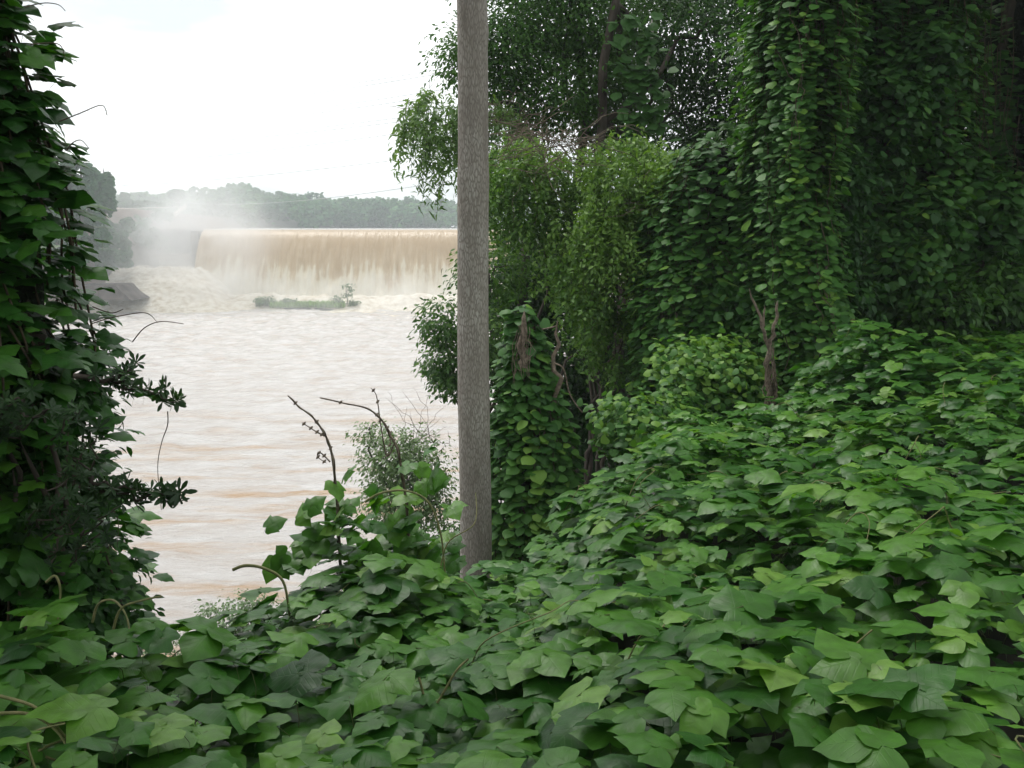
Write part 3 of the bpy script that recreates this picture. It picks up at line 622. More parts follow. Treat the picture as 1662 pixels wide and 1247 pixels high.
sb = P(60, 1080, 3.1); sh = thing('waxy_shrub', sb, 'dark shrub with whorls of narrow waxy leaves in front of the vine-draped tree', 'shrub')
st = MB(); wl = MB()
def whorled_branch(a, b, n, sz, seed, r0=.010):
    pts = limb(st, a, b, r0, .003, .06, seed, 14, 5); idx = np.linspace(3, 13, n)
    p = np.array([[np.interp(i, range(14), pts[:, c]) for c in range(3)] for i in idx])
    dr = nrm(pts[-1]-pts[0]); p = p+rng.normal(size=p.shape)*.012
    w = rng.integers(0, 4, n)
    nn = nrm(dr*.7+np.array((0, 0, .45))+rng.normal(size=p.shape)*.45)
    for k in range(4):
        q = w == k
        if q.any(): wl.leaves(WHORL[k], p[q], nn[q], rng.normal(size=(q.sum(), 3)), sz*rng.uniform(.75, 1.15, q.sum()), np.clip(rng.normal(.5, .2, q.sum()), 0, 1))
whorled_branch(P(120, 610, 2.95), P(288, 655, 2.9), 20, 0.051, 1)
whorled_branch(P(130, 790, 2.95), P(298, 800, 2.85), 22, 0.053, 2)
whorled_branch(P(120, 770, 2.95), P(240, 795, 2.85), 14, 0.051, 22)
whorled_branch(P(170, 620, 2.95), P(215, 600, 2.9), 8, 0.043, 3)
for k in range(14):
    u, v = rng.uniform(-20, 150), rng.uniform(640, 900); e = P(u+rng.uniform(10, 60), v+rng.uniform(-45, 20), rng.uniform(2.65, 2.85))
    whorled_branch(P(u-20, v+50, 3.0), e, 7, .044, 40+k, .004)
for k in range(5): limb(st, sb+np.array((rng.uniform(-.15, .15), .1, -.3)), P(rng.uniform(-20, 130), rng.uniform(640, 780), 3.0), .018, .008, .05, 90+k, 12, 6)
st.build('stem', M['bark'], sh, origin=sb); wl.build('foliage', M['myrtle'], sh, origin=sb)

bq = P(80, 1080, 3.4)
leafy_tree('small_leaved_shrub', bq, P(80, 760, 3.4), .03, [pxblob(95, 640, 95, 80, 3.35, .35), pxblob(70, 790, 110, 110, 3.35, .35), pxblob(120, 960, 110, 110, 3.3, .35), pxblob(10, 940, 110, 130, 3.4, .35)], OVAL, M['dark'], .040, 560, 16, .055,
           'dark fine-leaved shrub filling the shade under the vine-draped tree', 'shrub', tint=.25, front=.6, shell=(.3, 1.))
# ================================================================== DEAD STEMS with climbing vines, centre
def stem_thing(name, paths, label, leafpts, lsize, tint=.6):
    b = P(*paths[0][0]); th = thing(name, b, label, 'plant stem'); g = MB(); lf = MB(); tw = MB()
    for i, q in enumerate(paths):
        pts = shoot(g, [P(*c_) for c_ in q], .0075 if i == 0 else .004, .0028 if i == 0 else .0016, 40, 6)
        if i == 0:   # a thin vine winding round it
            s = np.linspace(0, 1, 90); cp = np.stack([np.interp(s, np.linspace(0, 1, 40), pts[:, c]) for c in range(3)], -1)
            tw.tube(cp+np.stack([np.cos(s*34), np.sin(s*34), 0*s], -1)*(.0085*(1-.6*s))[:, None], .0028, 5)
        for bb in pts[8::9]: g.tube(np.array([bb-.006, bb, bb+.007]), [.002, .0065, .002], 6)
    for (u, v, Y, n) in leafpts:
        c_ = P(u, v, Y); p = c_+rng.normal(size=(n, 3))*np.array((.05, .05, .04)); w = rng.integers(0, 8, n)
        for k in range(8):
            q = w == k
            if q.any(): lf.leaves(TRI[k], p[q], np.array((-.15, -.3, .7))+rng.normal(size=(q.sum(), 3))*.3, np.array((-.1, -.3, -.45))+rng.normal(size=(q.sum(), 3))*.8, lsize*rng.uniform(.6, 1.1, q.sum()), np.clip(rng.normal(tint, .2, q.sum()), 0, 1))
    g.build('stem', M['dry'], th, origin=b); tw.build('vine', M['stem'], th, origin=b); lf.build('foliage', M['kudzu'], th, origin=b)
    return th
Y1 = 3.7
stem_thing('withered_sapling', [[(553, 930, Y1), (549, 850, Y1), (545, 790, Y1), (537, 730, Y1), (524, 700, Y1), (508, 678, Y1), (485, 660, Y1), (468, 643, Y1)],
                         [(527, 708, Y1), (512, 700, Y1), (490, 686, Y1)], [(536, 750, Y1), (520, 735, Y1), (516, 742, Y1), (530, 752, Y1)]],
           'thin dead stem leaning left above the leaves, vines wound round it', [(545, 790, Y1, 2), (540, 830, Y1, 5), (520, 850, Y1, 6), (560, 840, Y1, 4), (500, 880, Y1, 7), (470, 905, Y1, 6), (440, 890, Y1, 2), (545, 880, Y1, 7), (580, 890, Y1, 6)], .085)
Y2 = 3.9
stem_thing('withered_sapling', [[(668, 930, Y2), (662, 850, Y2), (656, 790, Y2), (645, 730, Y2), (632, 705, Y2), (618, 680, Y2), (595, 663, Y2), (560, 655, Y2), (520, 646, Y2)],
                         [(640, 720, Y2), (628, 740, Y2+.0), (618, 690, Y2), (614, 660, Y2), (610, 640, Y2), (602, 630, Y2)], [(625, 690, Y2), (634, 705, Y2), (632, 725, Y2)]],
           'forked dead stem in front of the grey-green shrub, one arm bent flat to the left', [(615, 800, Y2, 2), (650, 805, Y2, 2), (700, 795, Y2, 2), (725, 780, Y2, 2), (690, 750, Y2, 1), (655, 770, Y2, 1), (600, 820, Y2, 2), (660, 840, Y2, 5), (690, 870, Y2, 7), (630, 880, Y2, 8), (590, 880, Y2, 7), (720, 830, Y2, 2), (660, 900, Y2, 9), (720, 900, Y2, 6), (610, 910, Y2, 8)], .10, .68)
ar = MB(); shoot(ar, [P(592, 815, 3.6), P(620, 800, 3.6), P(660, 797, 3.6), P(695, 815, 3.6), P(715, 865, 3.6), P(722, 930, 3.6)], .0055, .004, 30, 6)
shoot(ar, [P(690, 970, 3.5), P(712, 930, 3.5), P(728, 880, 3.5), P(770, 850, 3.5), P(772, 800, 3.6)], .004, .002, 24, 5)
shoot(ar, [P(378, 925, 3.3), P(400, 918, 3.3), P(432, 924, 3.3), P(460, 945, 3.3), P(470, 1000, 3.3)], .007, .005, 24, 6)
shoot(ar, [P(680, 1100, 2.3), P(700, 1150, 2.3), P(740, 1090, 2.3), P(760, 1070, 2.3)], .004, .003, 18, 5)
tag(ar.build('arching_vine', M['shoot']), 'bare green vine arching over the leaves between the dead stems and the trunk', 'vine')

# ================================================================== RIGHT SIDE
# vine-smothered snag beside the trunk
th, sf = vine_column('vine_covered_snag', [(495, 848, 6), (540, 850, 22), (600, 855, 36), (700, 862, 62), (800, 866, 72), (900, 868, 78), (980, 868, 80)], 7.6, .42, 430, .080,
                     'pointed snag wrapped in round vine leaves just right of the bare trunk', step=.085, seed=11, wob=.12, tint=.6, strand_len=(.5, 1.6), core=.68, front=.8)
g = MB(); limb(g, P(897, 700, 7.4), P(905, 520, 7.4), .028, .012, .02, 4, 10, 6); limb(g, P(850, 600, 7.4), P(851, 505, 7.4), .05, .015, .02, 5, 10, 6)
shoot(g, [P(900, 590, 7.2), P(915, 600, 7.2), P(925, 640, 7.2), P(945, 670, 7.2)], .008, .005, 20, 5); shoot(g, [P(903, 530, 7.3), P(880, 535, 7.3)], .008, .006, 8, 5)
for k in range(14): limb(g, P(850+rng.uniform(-12, 12), 545+rng.uniform(-25, 10), 7.25), P(850+rng.uniform(-20, 20), 610+rng.uniform(-20, 20), 7.2), .004, .003, .08, 300+k, 7, 3)
g.build('dead_branch', M['dry'], th)

# kudzu mound, tall curtains
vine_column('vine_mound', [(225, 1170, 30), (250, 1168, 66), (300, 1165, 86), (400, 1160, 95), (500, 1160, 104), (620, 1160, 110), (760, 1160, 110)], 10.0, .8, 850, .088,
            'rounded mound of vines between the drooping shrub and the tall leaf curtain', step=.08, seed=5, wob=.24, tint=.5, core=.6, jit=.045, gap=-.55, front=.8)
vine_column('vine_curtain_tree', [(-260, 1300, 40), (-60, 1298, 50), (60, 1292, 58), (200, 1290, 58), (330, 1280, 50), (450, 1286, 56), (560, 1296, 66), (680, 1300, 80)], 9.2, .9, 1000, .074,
            'tallest dense curtain of vine leaves, its pale edge right of the rounded mound', step=.075, seed=6, wob=.34, tint=.56, core=.6, front=.85, hang=.35, jit=.045, gap=-.4, crown=[(np.array((3.6, 8.6, EYE+6.6)), np.array((2.6, 2.6, 1.8)), 260)])  # unseen overhead crown added to shade the curtains
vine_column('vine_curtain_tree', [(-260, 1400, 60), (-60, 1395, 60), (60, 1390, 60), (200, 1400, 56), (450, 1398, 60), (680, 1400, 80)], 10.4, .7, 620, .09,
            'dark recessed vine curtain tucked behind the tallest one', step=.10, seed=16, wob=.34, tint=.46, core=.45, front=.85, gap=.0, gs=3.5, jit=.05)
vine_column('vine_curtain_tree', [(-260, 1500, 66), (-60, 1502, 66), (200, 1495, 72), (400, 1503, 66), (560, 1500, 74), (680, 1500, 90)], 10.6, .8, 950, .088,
            'dark vine curtain second from the right edge behind the slope top', step=.085, seed=7, wob=.36, tint=.50, core=.5, gap=-.02, gs=3.5, jit=.05, front=.8, hang=.3, crown=[(np.array((6.2, 8.2, EYE+6.8)), np.array((3., 3.2, 1.8)), 320)])  # crown above the view, added for shade
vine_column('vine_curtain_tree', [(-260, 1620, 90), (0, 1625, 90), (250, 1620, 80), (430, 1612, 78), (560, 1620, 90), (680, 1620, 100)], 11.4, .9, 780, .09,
            'darkest vine curtain at the right edge with bare stems hanging inside', step=.09, seed=8, wob=.38, tint=.48, core=.45, gap=.02, gs=3.5, jit=.05, front=.8, hang=.35, crown=[(np.array((8.6, 8.6, EYE+6.8)), np.array((3., 3.2, 1.8)), 320)])  # crown out of view, added to darken the upper right
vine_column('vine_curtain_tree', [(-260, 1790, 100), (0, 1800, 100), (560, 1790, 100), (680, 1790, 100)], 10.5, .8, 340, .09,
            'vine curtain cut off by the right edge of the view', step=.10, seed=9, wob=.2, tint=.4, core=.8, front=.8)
# low bushes at the foot
def bush(name, blobs, tpls, ml, size, nclump, nleaf, spread, label, **k):
    b = blobs[0][0].copy(); b[2] = blobs[0][0][2]-blobs[0][1][2]; return leafy_tree(name, b, blobs[0][0], .04, blobs, tpls, ml, size, nclump, nleaf, spread, label, 'shrub', **k)
bush('shrub', [pxblob(1130, 620, 110, 75, 8.6, .6), pxblob(1040, 690, 75, 55, 7.8, .5), pxblob(1210, 640, 60, 60, 8.8, .4)], HEART, M['kudzu_wall'], .062, 520, 14, .11, 'bright low shrub along the top of the leafy slope below the vine mound', tint=.78, front=.75)
bush('shrub', [pxblob(1600, 480, 75, 60, 10., .6), pxblob(1520, 510, 60, 50, 9.6, .5), pxblob(1660, 500, 60, 50, 9.8, .5)], OVAL, M['dark'], .10, 260, 16, .13, 'dark bush at the right edge just above the slope', tint=.75, front=.75)
bush('shrub', [pxblob(1600, 345, 48, 70, 10.2, .4), pxblob(1570, 300, 30, 30, 10.2, .3)], HEART, M['kudzu_wall'], .10, 150, 12, .12, 'leafy clump bulging from the right-hand vine curtain halfway up', tint=.6, front=.8)
bush('shrub', [pxblob(1440, 175, 60, 90, 9.9, .4), pxblob(1495, 100, 45, 60, 10.0, .4), pxblob(1420, 250, 40, 50, 9.9, .4)], HEART, M['kudzu_wall'], .075, 220, 12, .12, 'fine-leaved clump high up between two vine curtains', tint=.45, front=.8)
bush('shrub', [pxblob(1250, 100, 60, 75, 11.5, .5), pxblob(1215, 240, 45, 60, 11.5, .5)], OVAL, M['dark'], .10, 220, 14, .15, 'branch mass high up left of the tallest leaf curtain', tint=.7, front=.8)
bush('shrub', [pxblob(1232, 330, 38, 110, 9.6, .4), pxblob(1226, 480, 42, 70, 9.4, .4), pxblob(1245, 230, 30, 50, 9.7, .4)], HEART, M['kudzu_wall'], .072, 380, 13, .11, 'leafy seam of vine between the rounded mound and the tallest curtain', tint=.45, front=.8)
bush('shrub', [pxblob(1360, 330, 34, 120, 9.6, .4), pxblob(1365, 490, 40, 60, 9.4, .4), pxblob(1350, 120, 30, 90, 9.7, .4)], OVAL, M['kudzu_wall'], .085, 260, 13, .12, 'shaded fine leaves spilling down the right side of the tallest curtain', tint=.3, front=.8)
bush('shrub', [pxblob(1455, 420, 50, 80, 9.8, .4), pxblob(1500, 350, 40, 50, 9.9, .4)], HEART, M['kudzu_wall'], .085, 200, 12, .13, 'leafy bulge low in the middle of the right-hand vine wall', tint=.55, front=.8)
# dead forked snag
b = P(1250, 690, 7.8); th = thing('dead_snag', b, 'forked dead grey snag standing at the top of the leafy slope', 'dead tree'); g = MB()
limb(g, P(1246, 700, 7.8), P(1250, 560, 7.8), .03, .026, .03, 1, 10, 8); limb(g, P(1250, 570, 7.8), P(1216, 468, 7.8), .019, .008, .05, 2, 10, 7); limb(g, P(1249, 560, 7.8), P(1262, 488, 7.8), .019, .011, .03, 3, 10, 7)
limb(g, P(1240, 530, 7.8), P(1240, 495, 7.8), .012, .006, .04, 4, 6, 5); limb(g, P(1256, 690, 7.8), P(1258, 590, 7.8), .022, .014, .03, 6, 10, 6)
for k in range(7): limb(g, P(1250+rng.uniform(-8, 8), 700, 7.7), P(1250+rng.uniform(-10, 10), 560+rng.uniform(-20, 40), 7.75), .006, .004, .04, 200+k, 8, 4)
g.build('trunk', M['dry'], th)

# drooping bright shrub-tree over the gully
def droop_tree(name, blobs, strands, label, Y, leafm, size, base, tpls=OVAL, dead=None, tint=.5, ln=(.3, 1.1), hub=None, shell=(.72, 1.03)):
    th = thing(name, base, label, 'tree'); st = MB(); lf = MB(); W_ = sum(b[1][0]*b[1][2] for b in blobs); PS, TS = [], []
    for bi, (c, R) in enumerate(blobs):
        k = int(strands*R[0]*R[2]/W_); p, d = blob_pts(c, R, k, shell, .75, bi+60, .35, .35)
        fk = hub if hub is not None else c*.35+np.asarray(base)*.65
        if bi == 0: limb(st, base, fk, .09, .06, .03, 77, 12, 8)
        limb(st, fk, c, .035, .008, .08, bi+70, 10, 6)
        for i in range(k):
            L_ = rng.uniform(*ln); s = np.arange(0, L_, .035)[:, None]; o = d[i]*np.array((1, 1, 0))
            q = p[i]+o*.5*s**.8*.5-np.array((0, 0, 1))*s*(.35+.65*s/L_)+rng.normal(size=(len(s), 3))*.018
            if vn(p[i:i+1]*1.5, 90)[0] < -.62: continue
            PS.append(q); TS.append(np.full(len(s), tint+.28*vn(p[i:i+1]*1.6, 66)[0]+.22*d[i, 2]+rng.normal()*.08))  # clumped and upper sprays tinted lighter, highlights painted into the leaf colour
            if i % 9 == 0: st.tube(q[::4] if len(q) > 9 else q, .003, 3)
    p = np.concatenate(PS); tn = np.clip(np.concatenate(TS)+rng.normal(size=len(p))*.12, 0, 1); n = len(p)
    for k, T in enumerate(tpls):
        q = rng.integers(0, len(tpls), n) == k; m_ = q.sum(); lf.leaves(T, p[q], np.array((0, -.3, .55))+rng.normal(size=(m_, 3))*.5, np.array((0, -.2, -.5))+rng.normal(size=(m_, 3))*.6, size*rng.uniform(.6, 1.2, m_), tn[q])
    st.build('trunk', M['bark'], th, origin=base); lf.build('crown', leafm, th, origin=base)
    if dead: dead(th)
    return th
def dead_tangle(areas, Y):
    def f(th):
        g = MB()
        for (u, v, ru, rv, n) in areas:
            for k in range(n):
                a = P(u+rng.normal()*ru*.5, v+rng.normal()*rv*.5, Y+rng.normal()*.15); e = a+rng.normal(size=3)*np.array((.35, .12, .16))-np.array((0, 0, .08))
                limb(g, a, e, .005, .003, .22, int(rng.integers(1e6)), 6, 3)
        g.build('dead_vines', M['dry'], th)
    return f
bD = P(930, 720, 12.); bD[2] = 8.3
droop_tree('drooping_tree', [pxblob(860, 320, 85, 90, 11.5, .9), pxblob(1005, 320, 80, 85, 11., .9), pxblob(975, 430, 85, 110, 10.8, .9), pxblob(1060, 420, 50, 120, 11, .7), pxblob(1000, 540, 60, 75, 10.6, .6), pxblob(1082, 320, 52, 80, 10.4, .6), pxblob(1088, 450, 45, 90, 10.3, .5), pxblob(990, 470, 60, 70, 11.3, .6)], 6600,
           'bright green tree whose fine leafy sprays hang over the gully right of the bare trunk', 11, M['bright'], .062, bD,
           dead=dead_tangle([(905, 232, 55, 20, 90), (850, 215, 40, 20, 40), (1030, 330, 50, 50, 15), (880, 270, 60, 50, 20)], 10.2), tint=.64, ln=(.12, .42), shell=(.5, 1.06))
bA = P(880, 560, 14.5); bA[2] = 7.5
droop_tree('overhanging_tree', [pxblob(716, 190, 58, 38, 13.2, .8), pxblob(722, 235, 34, 45, 13, .5), pxblob(800, 230, 60, 60, 13.5, .9), pxblob(676, 215, 22, 22, 13.2, .4)], 430,
           'pale green hanging branches reaching left past the bare trunk over the river', 13, M['willow'], .11, bA, tpls=WILLOW, tint=.55, ln=(.2, .75), hub=P(850, 175, 14.2),
           dead=dead_tangle([(830, 195, 50, 30, 70), (700, 170, 50, 12, 12)], 13))
def big(name, u, Yb, zb, r0, vt, blobs, label, ml, size, nc, nl, sp, **k):
    b = P(u, 600, Yb); b[2] = zb; t_ = P(u-6, vt, Yb); return leafy_tree(name, b, t_, r0, blobs, k.pop('tpls', OVAL), ml, size, nc, nl, sp, label, **k)
big('broadleaf_tree', 905, 15, 6.5, .12, -200, [pxblob(830, 90, 75, 75, 14.5, 1.4), pxblob(920, 40, 95, 75, 15, 1.6), pxblob(900, 165, 90, 55, 14.5, 1.3), pxblob(755, 95, 32, 50, 14.3, .8), pxblob(860, -90, 140, 90, 15, 2), pxblob(985, 110, 50, 70, 14.5, 1.2)],
    'leafy green tree whose crown fills the space right of the bare trunk top', M['dark'], .07, 1900, 24, .20, tint=.82, front=.5)
big('vine_wrapped_tree', 1046, 13.2, 7.5, .13, -260, [pxblob(1100, 60, 110, 90, 15.5, 1.6), pxblob(1150, 170, 90, 60, 16.5, 1.4), pxblob(1140, 240, 100, 45, 16.5, 1), pxblob(1000, -60, 140, 70, 15.5, 1.6), pxblob(1200, -60, 150, 90, 16.5, 2), pxblob(1010, 200, 70, 45, 15.5, 1)],
    'tall tree with a vine-wrapped trunk rising behind the drooping tree', M['dark'], .07, 2300, 24, .22, tint=.55, front=.5)
g = MB(); n = 160; v_ = rng.uniform(20, 250, n); p = np.array([P(1040+rng.normal()*22-(vv < 60)*8, vv, 13.05) for vv in v_])
for k, T in enumerate(HEART): g.leaves(T, p[k::3], np.array((0, -.5, .7))+rng.normal(size=(len(p[k::3]), 3))*.3, np.array((0, -.3, -.6))+rng.normal(size=(len(p[k::3]), 3))*.4, .15, .6)
vt = [o for o in bpy.data.objects if o.name == 'vine_wrapped_tree'][0]; g.build('vine', M['kudzu_wall'], vt)
g = MB(); limb(g, P(1052, 105, 13.3), P(1058, 32, 13.3), .035, .03, .01, 8, 6, 6); g.build('broken_branch', M['pale'], vt)
big('round_leaved_tree', 800, 14, 5.5, .05, 420, [pxblob(722, 520, 34, 45, 13.6, .6), pxblob(728, 590, 34, 40, 13.6, .5), pxblob(800, 560, 55, 70, 13.8, .9), pxblob(800, 440, 60, 60, 14, .9), pxblob(740, 625, 25, 22, 13.4, .4)],
    'small round-leaved tree behind the bare trunk, its boughs showing left of it', M['bright'], .075, 620, 18, .13, tint=.35, front=.6, flat=.35)
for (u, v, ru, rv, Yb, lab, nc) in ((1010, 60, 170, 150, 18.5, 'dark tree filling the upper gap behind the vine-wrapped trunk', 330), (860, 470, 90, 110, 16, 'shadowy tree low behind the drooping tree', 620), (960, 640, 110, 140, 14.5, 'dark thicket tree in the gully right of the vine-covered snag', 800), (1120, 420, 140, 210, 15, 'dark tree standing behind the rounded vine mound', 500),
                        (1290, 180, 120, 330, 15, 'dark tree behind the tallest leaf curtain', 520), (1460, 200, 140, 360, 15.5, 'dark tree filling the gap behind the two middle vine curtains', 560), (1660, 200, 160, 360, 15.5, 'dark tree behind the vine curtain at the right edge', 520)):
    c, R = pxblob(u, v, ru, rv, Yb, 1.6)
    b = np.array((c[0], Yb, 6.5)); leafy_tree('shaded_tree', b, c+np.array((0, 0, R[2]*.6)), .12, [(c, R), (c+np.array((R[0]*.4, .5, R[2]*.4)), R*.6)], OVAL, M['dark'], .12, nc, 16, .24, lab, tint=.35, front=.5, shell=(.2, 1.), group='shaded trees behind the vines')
for (x, y, z, r, lab) in ((-7, -5.5, 17.5, 4.2, 'unseen broad tree added for shade behind the viewpoint on the left'), (0, -7.5, 18, 4.5, 'unseen broad tree added for shade directly behind the viewpoint'), (7.5, -6.5, 18, 4.5, 'unseen broad tree added for shade behind the viewpoint on the right')):
    c = np.array((x, y, z)); leafy_tree('shaded_tree', np.array((x, y, 12.2)), c, .2, [(c, np.array((r, r*.6, r*1.1)))], HEART, M['dark'], .2, 420, 14, .45, lab, tint=.4, front=0, shell=(.3, 1.), group='unseen trees added for shade behind the viewpoint')  # unseen trees added to block sky light from behind
# hanging bare vines on the right
hv = MB()
for k in range(40):
    u = rng.choice([1330, 1345, 1560, 1590, 1640, 1420, 1500, 1650])+rng.normal()*14; v = rng.uniform(-40, 200); L_ = rng.uniform(80, 260)
    shoot(hv, [P(u, v, 10.2), P(u+rng.normal()*5, v+L_*.5, 10.15), P(u+rng.normal()*9, v+L_, 10.1)], .0045, .003, 12, 4)
tag(hv.build('hanging_vines', M['stem']), 'bare brown vines hanging down in front of the right-hand leaf curtains', 'vines', kind='stuff')

# ================================================================== SHRUBS BY THE WATER
bJ = P(655, 900, 15.); bJ[2] = P(655, 880, 15.)[2]-.3
leafy_tree('grey_green_shrub', bJ, P(655, 740, 15), .05, [pxblob(660, 790, 80, 70, 15.1, .8), pxblob(650, 730, 60, 45, 15.1, .7), pxblob(625, 745, 42, 55, 15, .7), pxblob(690, 755, 45, 60, 15, .7), pxblob(640, 810, 55, 45, 14.8, .7), pxblob(710, 820, 40, 45, 15, .6), pxblob(600, 700, 16, 25, 15, .3)], OVAL, M['olive'], .070, 520, 15, .14,
           'grey-green bush over the water left of the bare trunk', 'shrub', tint=.85, front=.5, twigs=4)
g = MB()
for k in range(16): limb(g, P(690+rng.uniform(-40, 40), 720, 15), P(650+rng.uniform(-60, 90), 640+rng.uniform(-20, 80), 15), .005, .003, .1, 500+k, 8, 3)
g.build('bare_twig', M['dry'], bpy.data.objects['grey_green_shrub'])
for i, (u, v, ru, rv, Yb, lab) in enumerate(((300, 1050, 90, 26, 24, 'low weedy bush at the waterline beside the vine-draped tree'), (380, 1000, 60, 30, 20, 'trailing waterside bush left of the leafy slope'), (720, 900, 60, 50, 14, 'dark low bush at the foot of the bare trunk'))):
    c, R = pxblob(u, v, ru, rv, Yb, 1.)
    leafy_tree('bank_bush', c-np.array((0, 0, R[2])), c, .03, [(c, R), (c+np.array((R[0]*.6, .2, R[2]*.3)), R*.5)], OVAL, M['olive'] if i < 2 else M['dark'], .10, 170, 12, .16, lab, 'shrub', tint=.6, front=.5, group='bushes at the waterline')

# undergrowth down the bank
ug = MB(); n = 9000; x = rng.uniform(-14, 12, n*2); y = rng.uniform(3, 30, n*2); d = shore_d(x, y); bz, tt = blanket(x, y, False)
k = (d > .3) & (tt > 1.05); x, y = x[k][:n], y[k][:n]; p = np.stack([x, y, ground(x, y)+rng.uniform(.0, .5, len(x))], -1); w = rng.integers(0, 6, len(x))
for q, T in enumerate(TRILO):
    s = w == q; ug.leaves(T, p[s], np.array((-.1, -.1, .8))+rng.normal(size=(s.sum(), 3))*.3, rng.normal(size=(s.sum(), 3)), .2, np.clip(rng.normal(.45, .2, s.sum()), 0, 1))
tag(ug.build('undergrowth', M['kudzu_wall']), 'leafy undergrowth running down the near bank to the water', 'undergrowth', kind='stuff')

# ================================================================== ISLET PLANTS
iy = 152
gr = MB(); n = 2600; x = rng.uniform(-6.2, 6.2, n); y = rng.uniform(-2, 2, n)*.8; p = np.stack([gi[0]+x, gi[1]+y, .35+0*x+.3*rng.random(n)], -1)
gr.leaves(WILLOW[0], p, rng.normal(size=(n, 3))*np.array((1, 1, .1)), np.array((0, 0, 1.))+rng.normal(size=(n, 3))*.35, rng.uniform(.5, 1.1, n), np.clip(rng.normal(.85, .15, n), 0, 1))
tag(gr.build('islet_grass', M['bright']), 'tall grass covering the middle of the islet', 'grass', kind='stuff')
for (u, v, ru, rv, lab) in ((422, 489, 8, 6, 'low shrub at the left tip of the islet'), (437, 488, 8, 7, 'rounder shrub next to the left tip of the islet'), (470, 490, 10, 7, 'green shrub within the islet grass'), (546, 488, 8, 9, 'shrub at the foot of the islet sapling'), (573, 490, 7, 6, 'smallest shrub at the right tip of the islet')):
    c, R = pxblob(u, v, ru, rv, iy, .8); leafy_tree('islet_shrub', c-np.array((0, 0, R[2])), c, .05, [(c, R)], OVAL, M['olive'], .42, 26, 10, .25, lab, 'shrub', tint=.4, group='shrubs on the islet')
b = at_px(563, iy, .4); leafy_tree('sapling', b, P(563, 462, iy), .09, [pxblob(560, 466, 5, 5, iy, .5), pxblob(570, 466, 5, 6, iy, .5), pxblob(566, 477, 6, 5, iy, .5), pxblob(558, 484, 6, 4, iy, .5)], OVAL, M['olive'], .38, 30, 7, .22, 'slender sapling rising from the right end of the islet', 'tree', tint=.4)

# ================================================================== FAR WOODS
def farcrown(mb, c, R, n, size, tint):
    if R[0]*F/c[1] > 9 and n > 60:
        for k in range(13):
            q, _ = blob_pts(c, R*.85, 1, (.5, 1.), .4, k); farcrown(mb, q[0], R*rng.uniform(.18, .42), n//7, size, tint+rng.normal()*.08)
        return
    p, d = blob_pts(c, R, n, (.75, 1.05), .55, int(rng.integers(50)), .3, .6)
    tn = np.clip(tint+rng.normal(size=n)*.10+.1*d[:, 2], 0, 1); nr = d+np.array((0, 0, .5))+rng.normal(size=(n, 3))*.4
    for k in range(2): q = np.arange(n) % 2 == k; mb.leaves(HEART[k], p[q], nr[q], rng.normal(size=(q.sum(), 3)), size*rng.uniform(.6, 1.3, q.sum()), tn[q])
wood = MB(); tr = MB(); nT = 1300
tx = rng.uniform(-300, 40, nT); ty = 344+rng.uniform(0, 1, nT)**.8*128; gz = ground(tx, ty); h = rng.uniform(7, 12, nT); R0 = rng.uniform(2.6, 5.2, nT)
for i in range(nT):
    u = tx[i]/ty[i]*F+CU
    if u < 60 or u > 900: continue
    farcrown(wood, np.array((tx[i], ty[i], gz[i]+h[i]-R0[i]*.9)), np.array((R0[i], R0[i], R0[i]*rng.uniform(.8, 1.25))), 110, 1.25, np.clip(rng.normal(.45, .2), .05, .95))
tag(wood.build('woods', M['far']), 'hazy wooded ridge beyond the reservoir', 'woods', kind='stuff')
def fartree(name, u, vtop, vbot, Y, blobs, lab, tint=.3, nl=600, size=.9, group=None):
    b = P(u, vbot, Y); th = thing(name, b, lab, 'tree', group); g = MB(); limb(g, b-np.array((0, 0, 3)), P(u, vtop+6, Y), .35, .1, .02, int(u), 8, 6); g.build('trunk', M['bark'], th, origin=b)
    c_ = MB()
    for (bu, bv, ru, rv) in blobs: c, R = pxblob(bu, bv, ru, rv, Y, ru*Y/F); farcrown(c_, c, R, int(nl*ru*rv/300)+40, size, tint)
    c_.build('crown', M['far'], th, origin=b)
fartree('far_tree', 168, 266, 330, 150, [(168, 300, 17, 32), (160, 330, 22, 22), (176, 322, 10, 22)], 'tallest rounded tree on the far left bank beside the sky', nl=900, size=.55, group='trees on the far left bank')
fartree('far_tree', 130, 256, 330, 148, [(128, 285, 20, 28), (146, 290, 14, 24), (120, 320, 34, 30)], 'loose-topped tree on the far left bank partly behind the near vines', nl=900, size=.55, group='trees on the far left bank')
fartree('far_tree', 85, 250, 340, 146, [(85, 285, 28, 34), (90, 330, 40, 30)], 'tree on the far left bank almost hidden by the near vines', nl=700, size=.6, group='trees on the far left bank')
fartree('far_tree', 203, 315, 330, 230, [(203, 318, 7, 4), (199, 323, 8, 3), (207, 327, 8, 3)], 'small flat-topped pine left of the wooded ridge', size=.8, nl=1200)
fartree('far_tree', 290, 308, 322, 330, [(290, 314, 11, 6), (283, 318, 8, 5)], 'broad tree standing above the ridge behind the mist', size=1.2, nl=900)
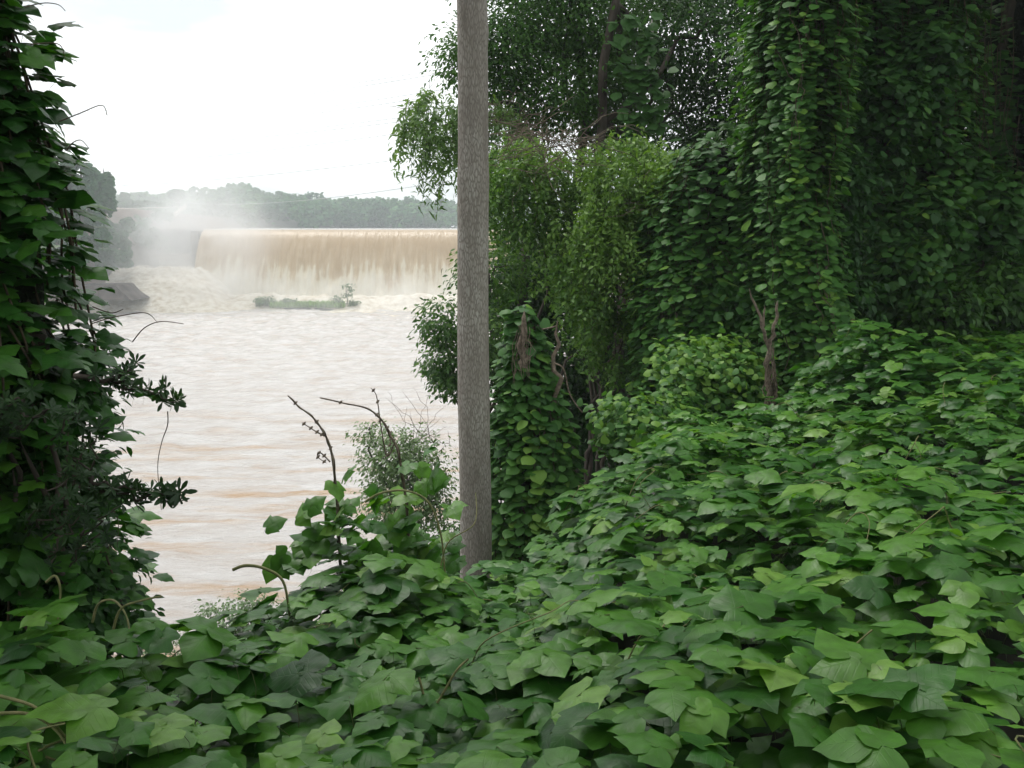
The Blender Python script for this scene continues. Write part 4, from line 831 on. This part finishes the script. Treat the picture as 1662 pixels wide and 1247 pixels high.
for i, (u, v, ru, rv, Yb, lab) in enumerate(((150, 380, 40, 32, 150, 'large hazy bush on the clay bank nearest the vines'), (195, 385, 30, 34, 158, 'hazy bush in the middle of the clay bank'), (235, 380, 22, 24, 166, 'hazy bush near the top of the clay bank beside the mist'), (110, 400, 50, 40, 146, 'bush low on the clay bank mostly behind the vines'), (180, 420, 46, 16, 154, 'low bushes spread above the far retaining wall'), (225, 333, 40, 5, 200, 'low hedge line of bushes along the top of the clay bank'), (262, 352, 16, 9, 182, 'small bush high on the clay bank under the cable'), (228, 360, 18, 12, 176, 'bush between the hedge line and the hazy bushes of the clay bank'), (262, 400, 18, 20, 172, 'bush deepest in the spray at the clay bank'))):
    c, R = pxblob(u, v, ru, rv, Yb, min(ru, rv)*Yb/F); g = MB(); farcrown(g, c, R, int(160+ru*rv*1.1), .6, .35); tag(g.build('bank_shrub', M['far']), lab, 'shrub', 'bushes on the far clay bank')

# ================================================================== POWER LINES
m, t, out = mat('grey_aluminium_cable'); pr = N(t, 'ShaderNodeBsdfPrincipled', inp={'Base Color': (.35, .36, .38, 1), 'Roughness': .5, 'Metallic': .3}); t.links.new(pr.outputs[0], out.inputs[0]); M['wire'] = m
for i, (ul, vl, ur, vr, lab) in enumerate(((150, 180, 730, 110, 'topmost'), (150, 186, 730, 117, 'second'), (150, 207, 735, 143, 'third'), (150, 214, 735, 152, 'fourth'), (100, 236, 735, 180, 'fifth'), (100, 240, 735, 187, 'sixth'), (100, 269, 735, 204, 'seventh'), (100, 304, 735, 248, 'eighth'), (330, 331, 735, 293, 'lowest'))):
    g = MB(); k = np.linspace(-.25, 1.5, 40); a = P(ul, vl, 250); b = P(ur, vr, 130)
    pts = a+(b-a)*k[:, None]; pts[:, 2] -= 1.2*(1-(2*k-1)**2); g.tube(pts, .045, 4)
    tag(g.build('power_line', M['wire']), lab+' of the nine faint power lines crossing the white sky', 'power line', 'power lines over the river')
g = MB(); a = P(60, 343, 150); b = P(292, 336, 180); k = np.linspace(0, 1, 14); g.tube(a+(b-a)*k[:, None], .06, 4)
tag(g.build('bank_cable', M['pale']), 'pale cable strung low across the top of the far clay bank', 'cable')

# ================================================================== MIST AND HAZE
def volmat(name, dens, zfall=True, nscale=.18):
    m, t, out = mat(name); L = t.links.new
    c = N(t, 'ShaderNodeTexCoord'); sub = N(t, 'ShaderNodeVectorMath', operation='SUBTRACT', inp={1: (.5, .5, .5)}); L(c.outputs['Generated'], sub.inputs[0])
    mu = N(t, 'ShaderNodeVectorMath', operation='MULTIPLY', inp={1: (2, 2, 2) if not zfall else (1.9, 1.8, 0)}); L(sub.outputs[0], mu.inputs[0])
    ln = N(t, 'ShaderNodeVectorMath', operation='LENGTH'); L(mu.outputs[0], ln.inputs[0])
    fo = N(t, 'ShaderNodeMapRange', interpolation_type='SMOOTHSTEP', inp={1: 1., 2: .15}); L(ln.outputs['Value'], fo.inputs[0])
    nz = N(t, 'ShaderNodeTexNoise', inp={'Scale': nscale, 'Detail': 3.}); L(c.outputs['Object'], nz.inputs[0])
    nr_ = N(t, 'ShaderNodeMapRange', inp={1: .35, 2: .68}); L(nz.outputs[0], nr_.inputs[0])
    a = N(t, 'ShaderNodeMath', operation='MULTIPLY'); L(fo.outputs[0], a.inputs[0]); L(nr_.outputs[0], a.inputs[1])
    last = a
    if zfall:
        sx = N(t, 'ShaderNodeSeparateXYZ'); L(c.outputs['Generated'], sx.inputs[0]); zr = N(t, 'ShaderNodeMapRange', inp={1: 1., 2: 0.}); L(sx.outputs[2], zr.inputs[0])
        pw = N(t, 'ShaderNodeMath', operation='POWER', inp={1: 1.2}); L(zr.outputs[0], pw.inputs[0]); b = N(t, 'ShaderNodeMath', operation='MULTIPLY'); L(a.outputs[0], b.inputs[0]); L(pw.outputs[0], b.inputs[1]); last = b
    dd = N(t, 'ShaderNodeMath', operation='MULTIPLY', inp={1: dens}); L(last.outputs[0], dd.inputs[0])
    pv = N(t, 'ShaderNodeVolumePrincipled', inp={'Color': (.995, .997, 1, 1), 'Anisotropy': .2}); L(dd.outputs[0], pv.inputs['Density']); L(pv.outputs[0], out.inputs['Volume'])
    return m
def volbox(name, x0, x1, y0, y1, z0, z1, mt, label):
    g = MB(); v, f = boxv(x0, x1, y0, y1, z0, z1); g.add(v, f); o = g.build(name, mt, None, False); tag(o, label, name, kind='stuff'); return o
volbox('mist', -80, -38, 144, 174, 0, 29, volmat('spray_mist', .27, True, .10), 'white spray rising at the left end of the falls')
volbox('mist', -72, 24, 142, 160, 0, 7, volmat('toe_mist', .12, True, .12), 'thin white spray along the toe of the falls')
m, t, out = mat('haze_air'); pv = N(t, 'ShaderNodeVolumePrincipled', inp={'Color': (.90, .97, 1, 1), 'Density': .00105, 'Anisotropy': .0}); t.links.new(pv.outputs[0], out.inputs['Volume'])
volbox('haze', -335, 255, -55, 566, -3.2, 60, m, 'faint blue-white air haze over the whole river valley')
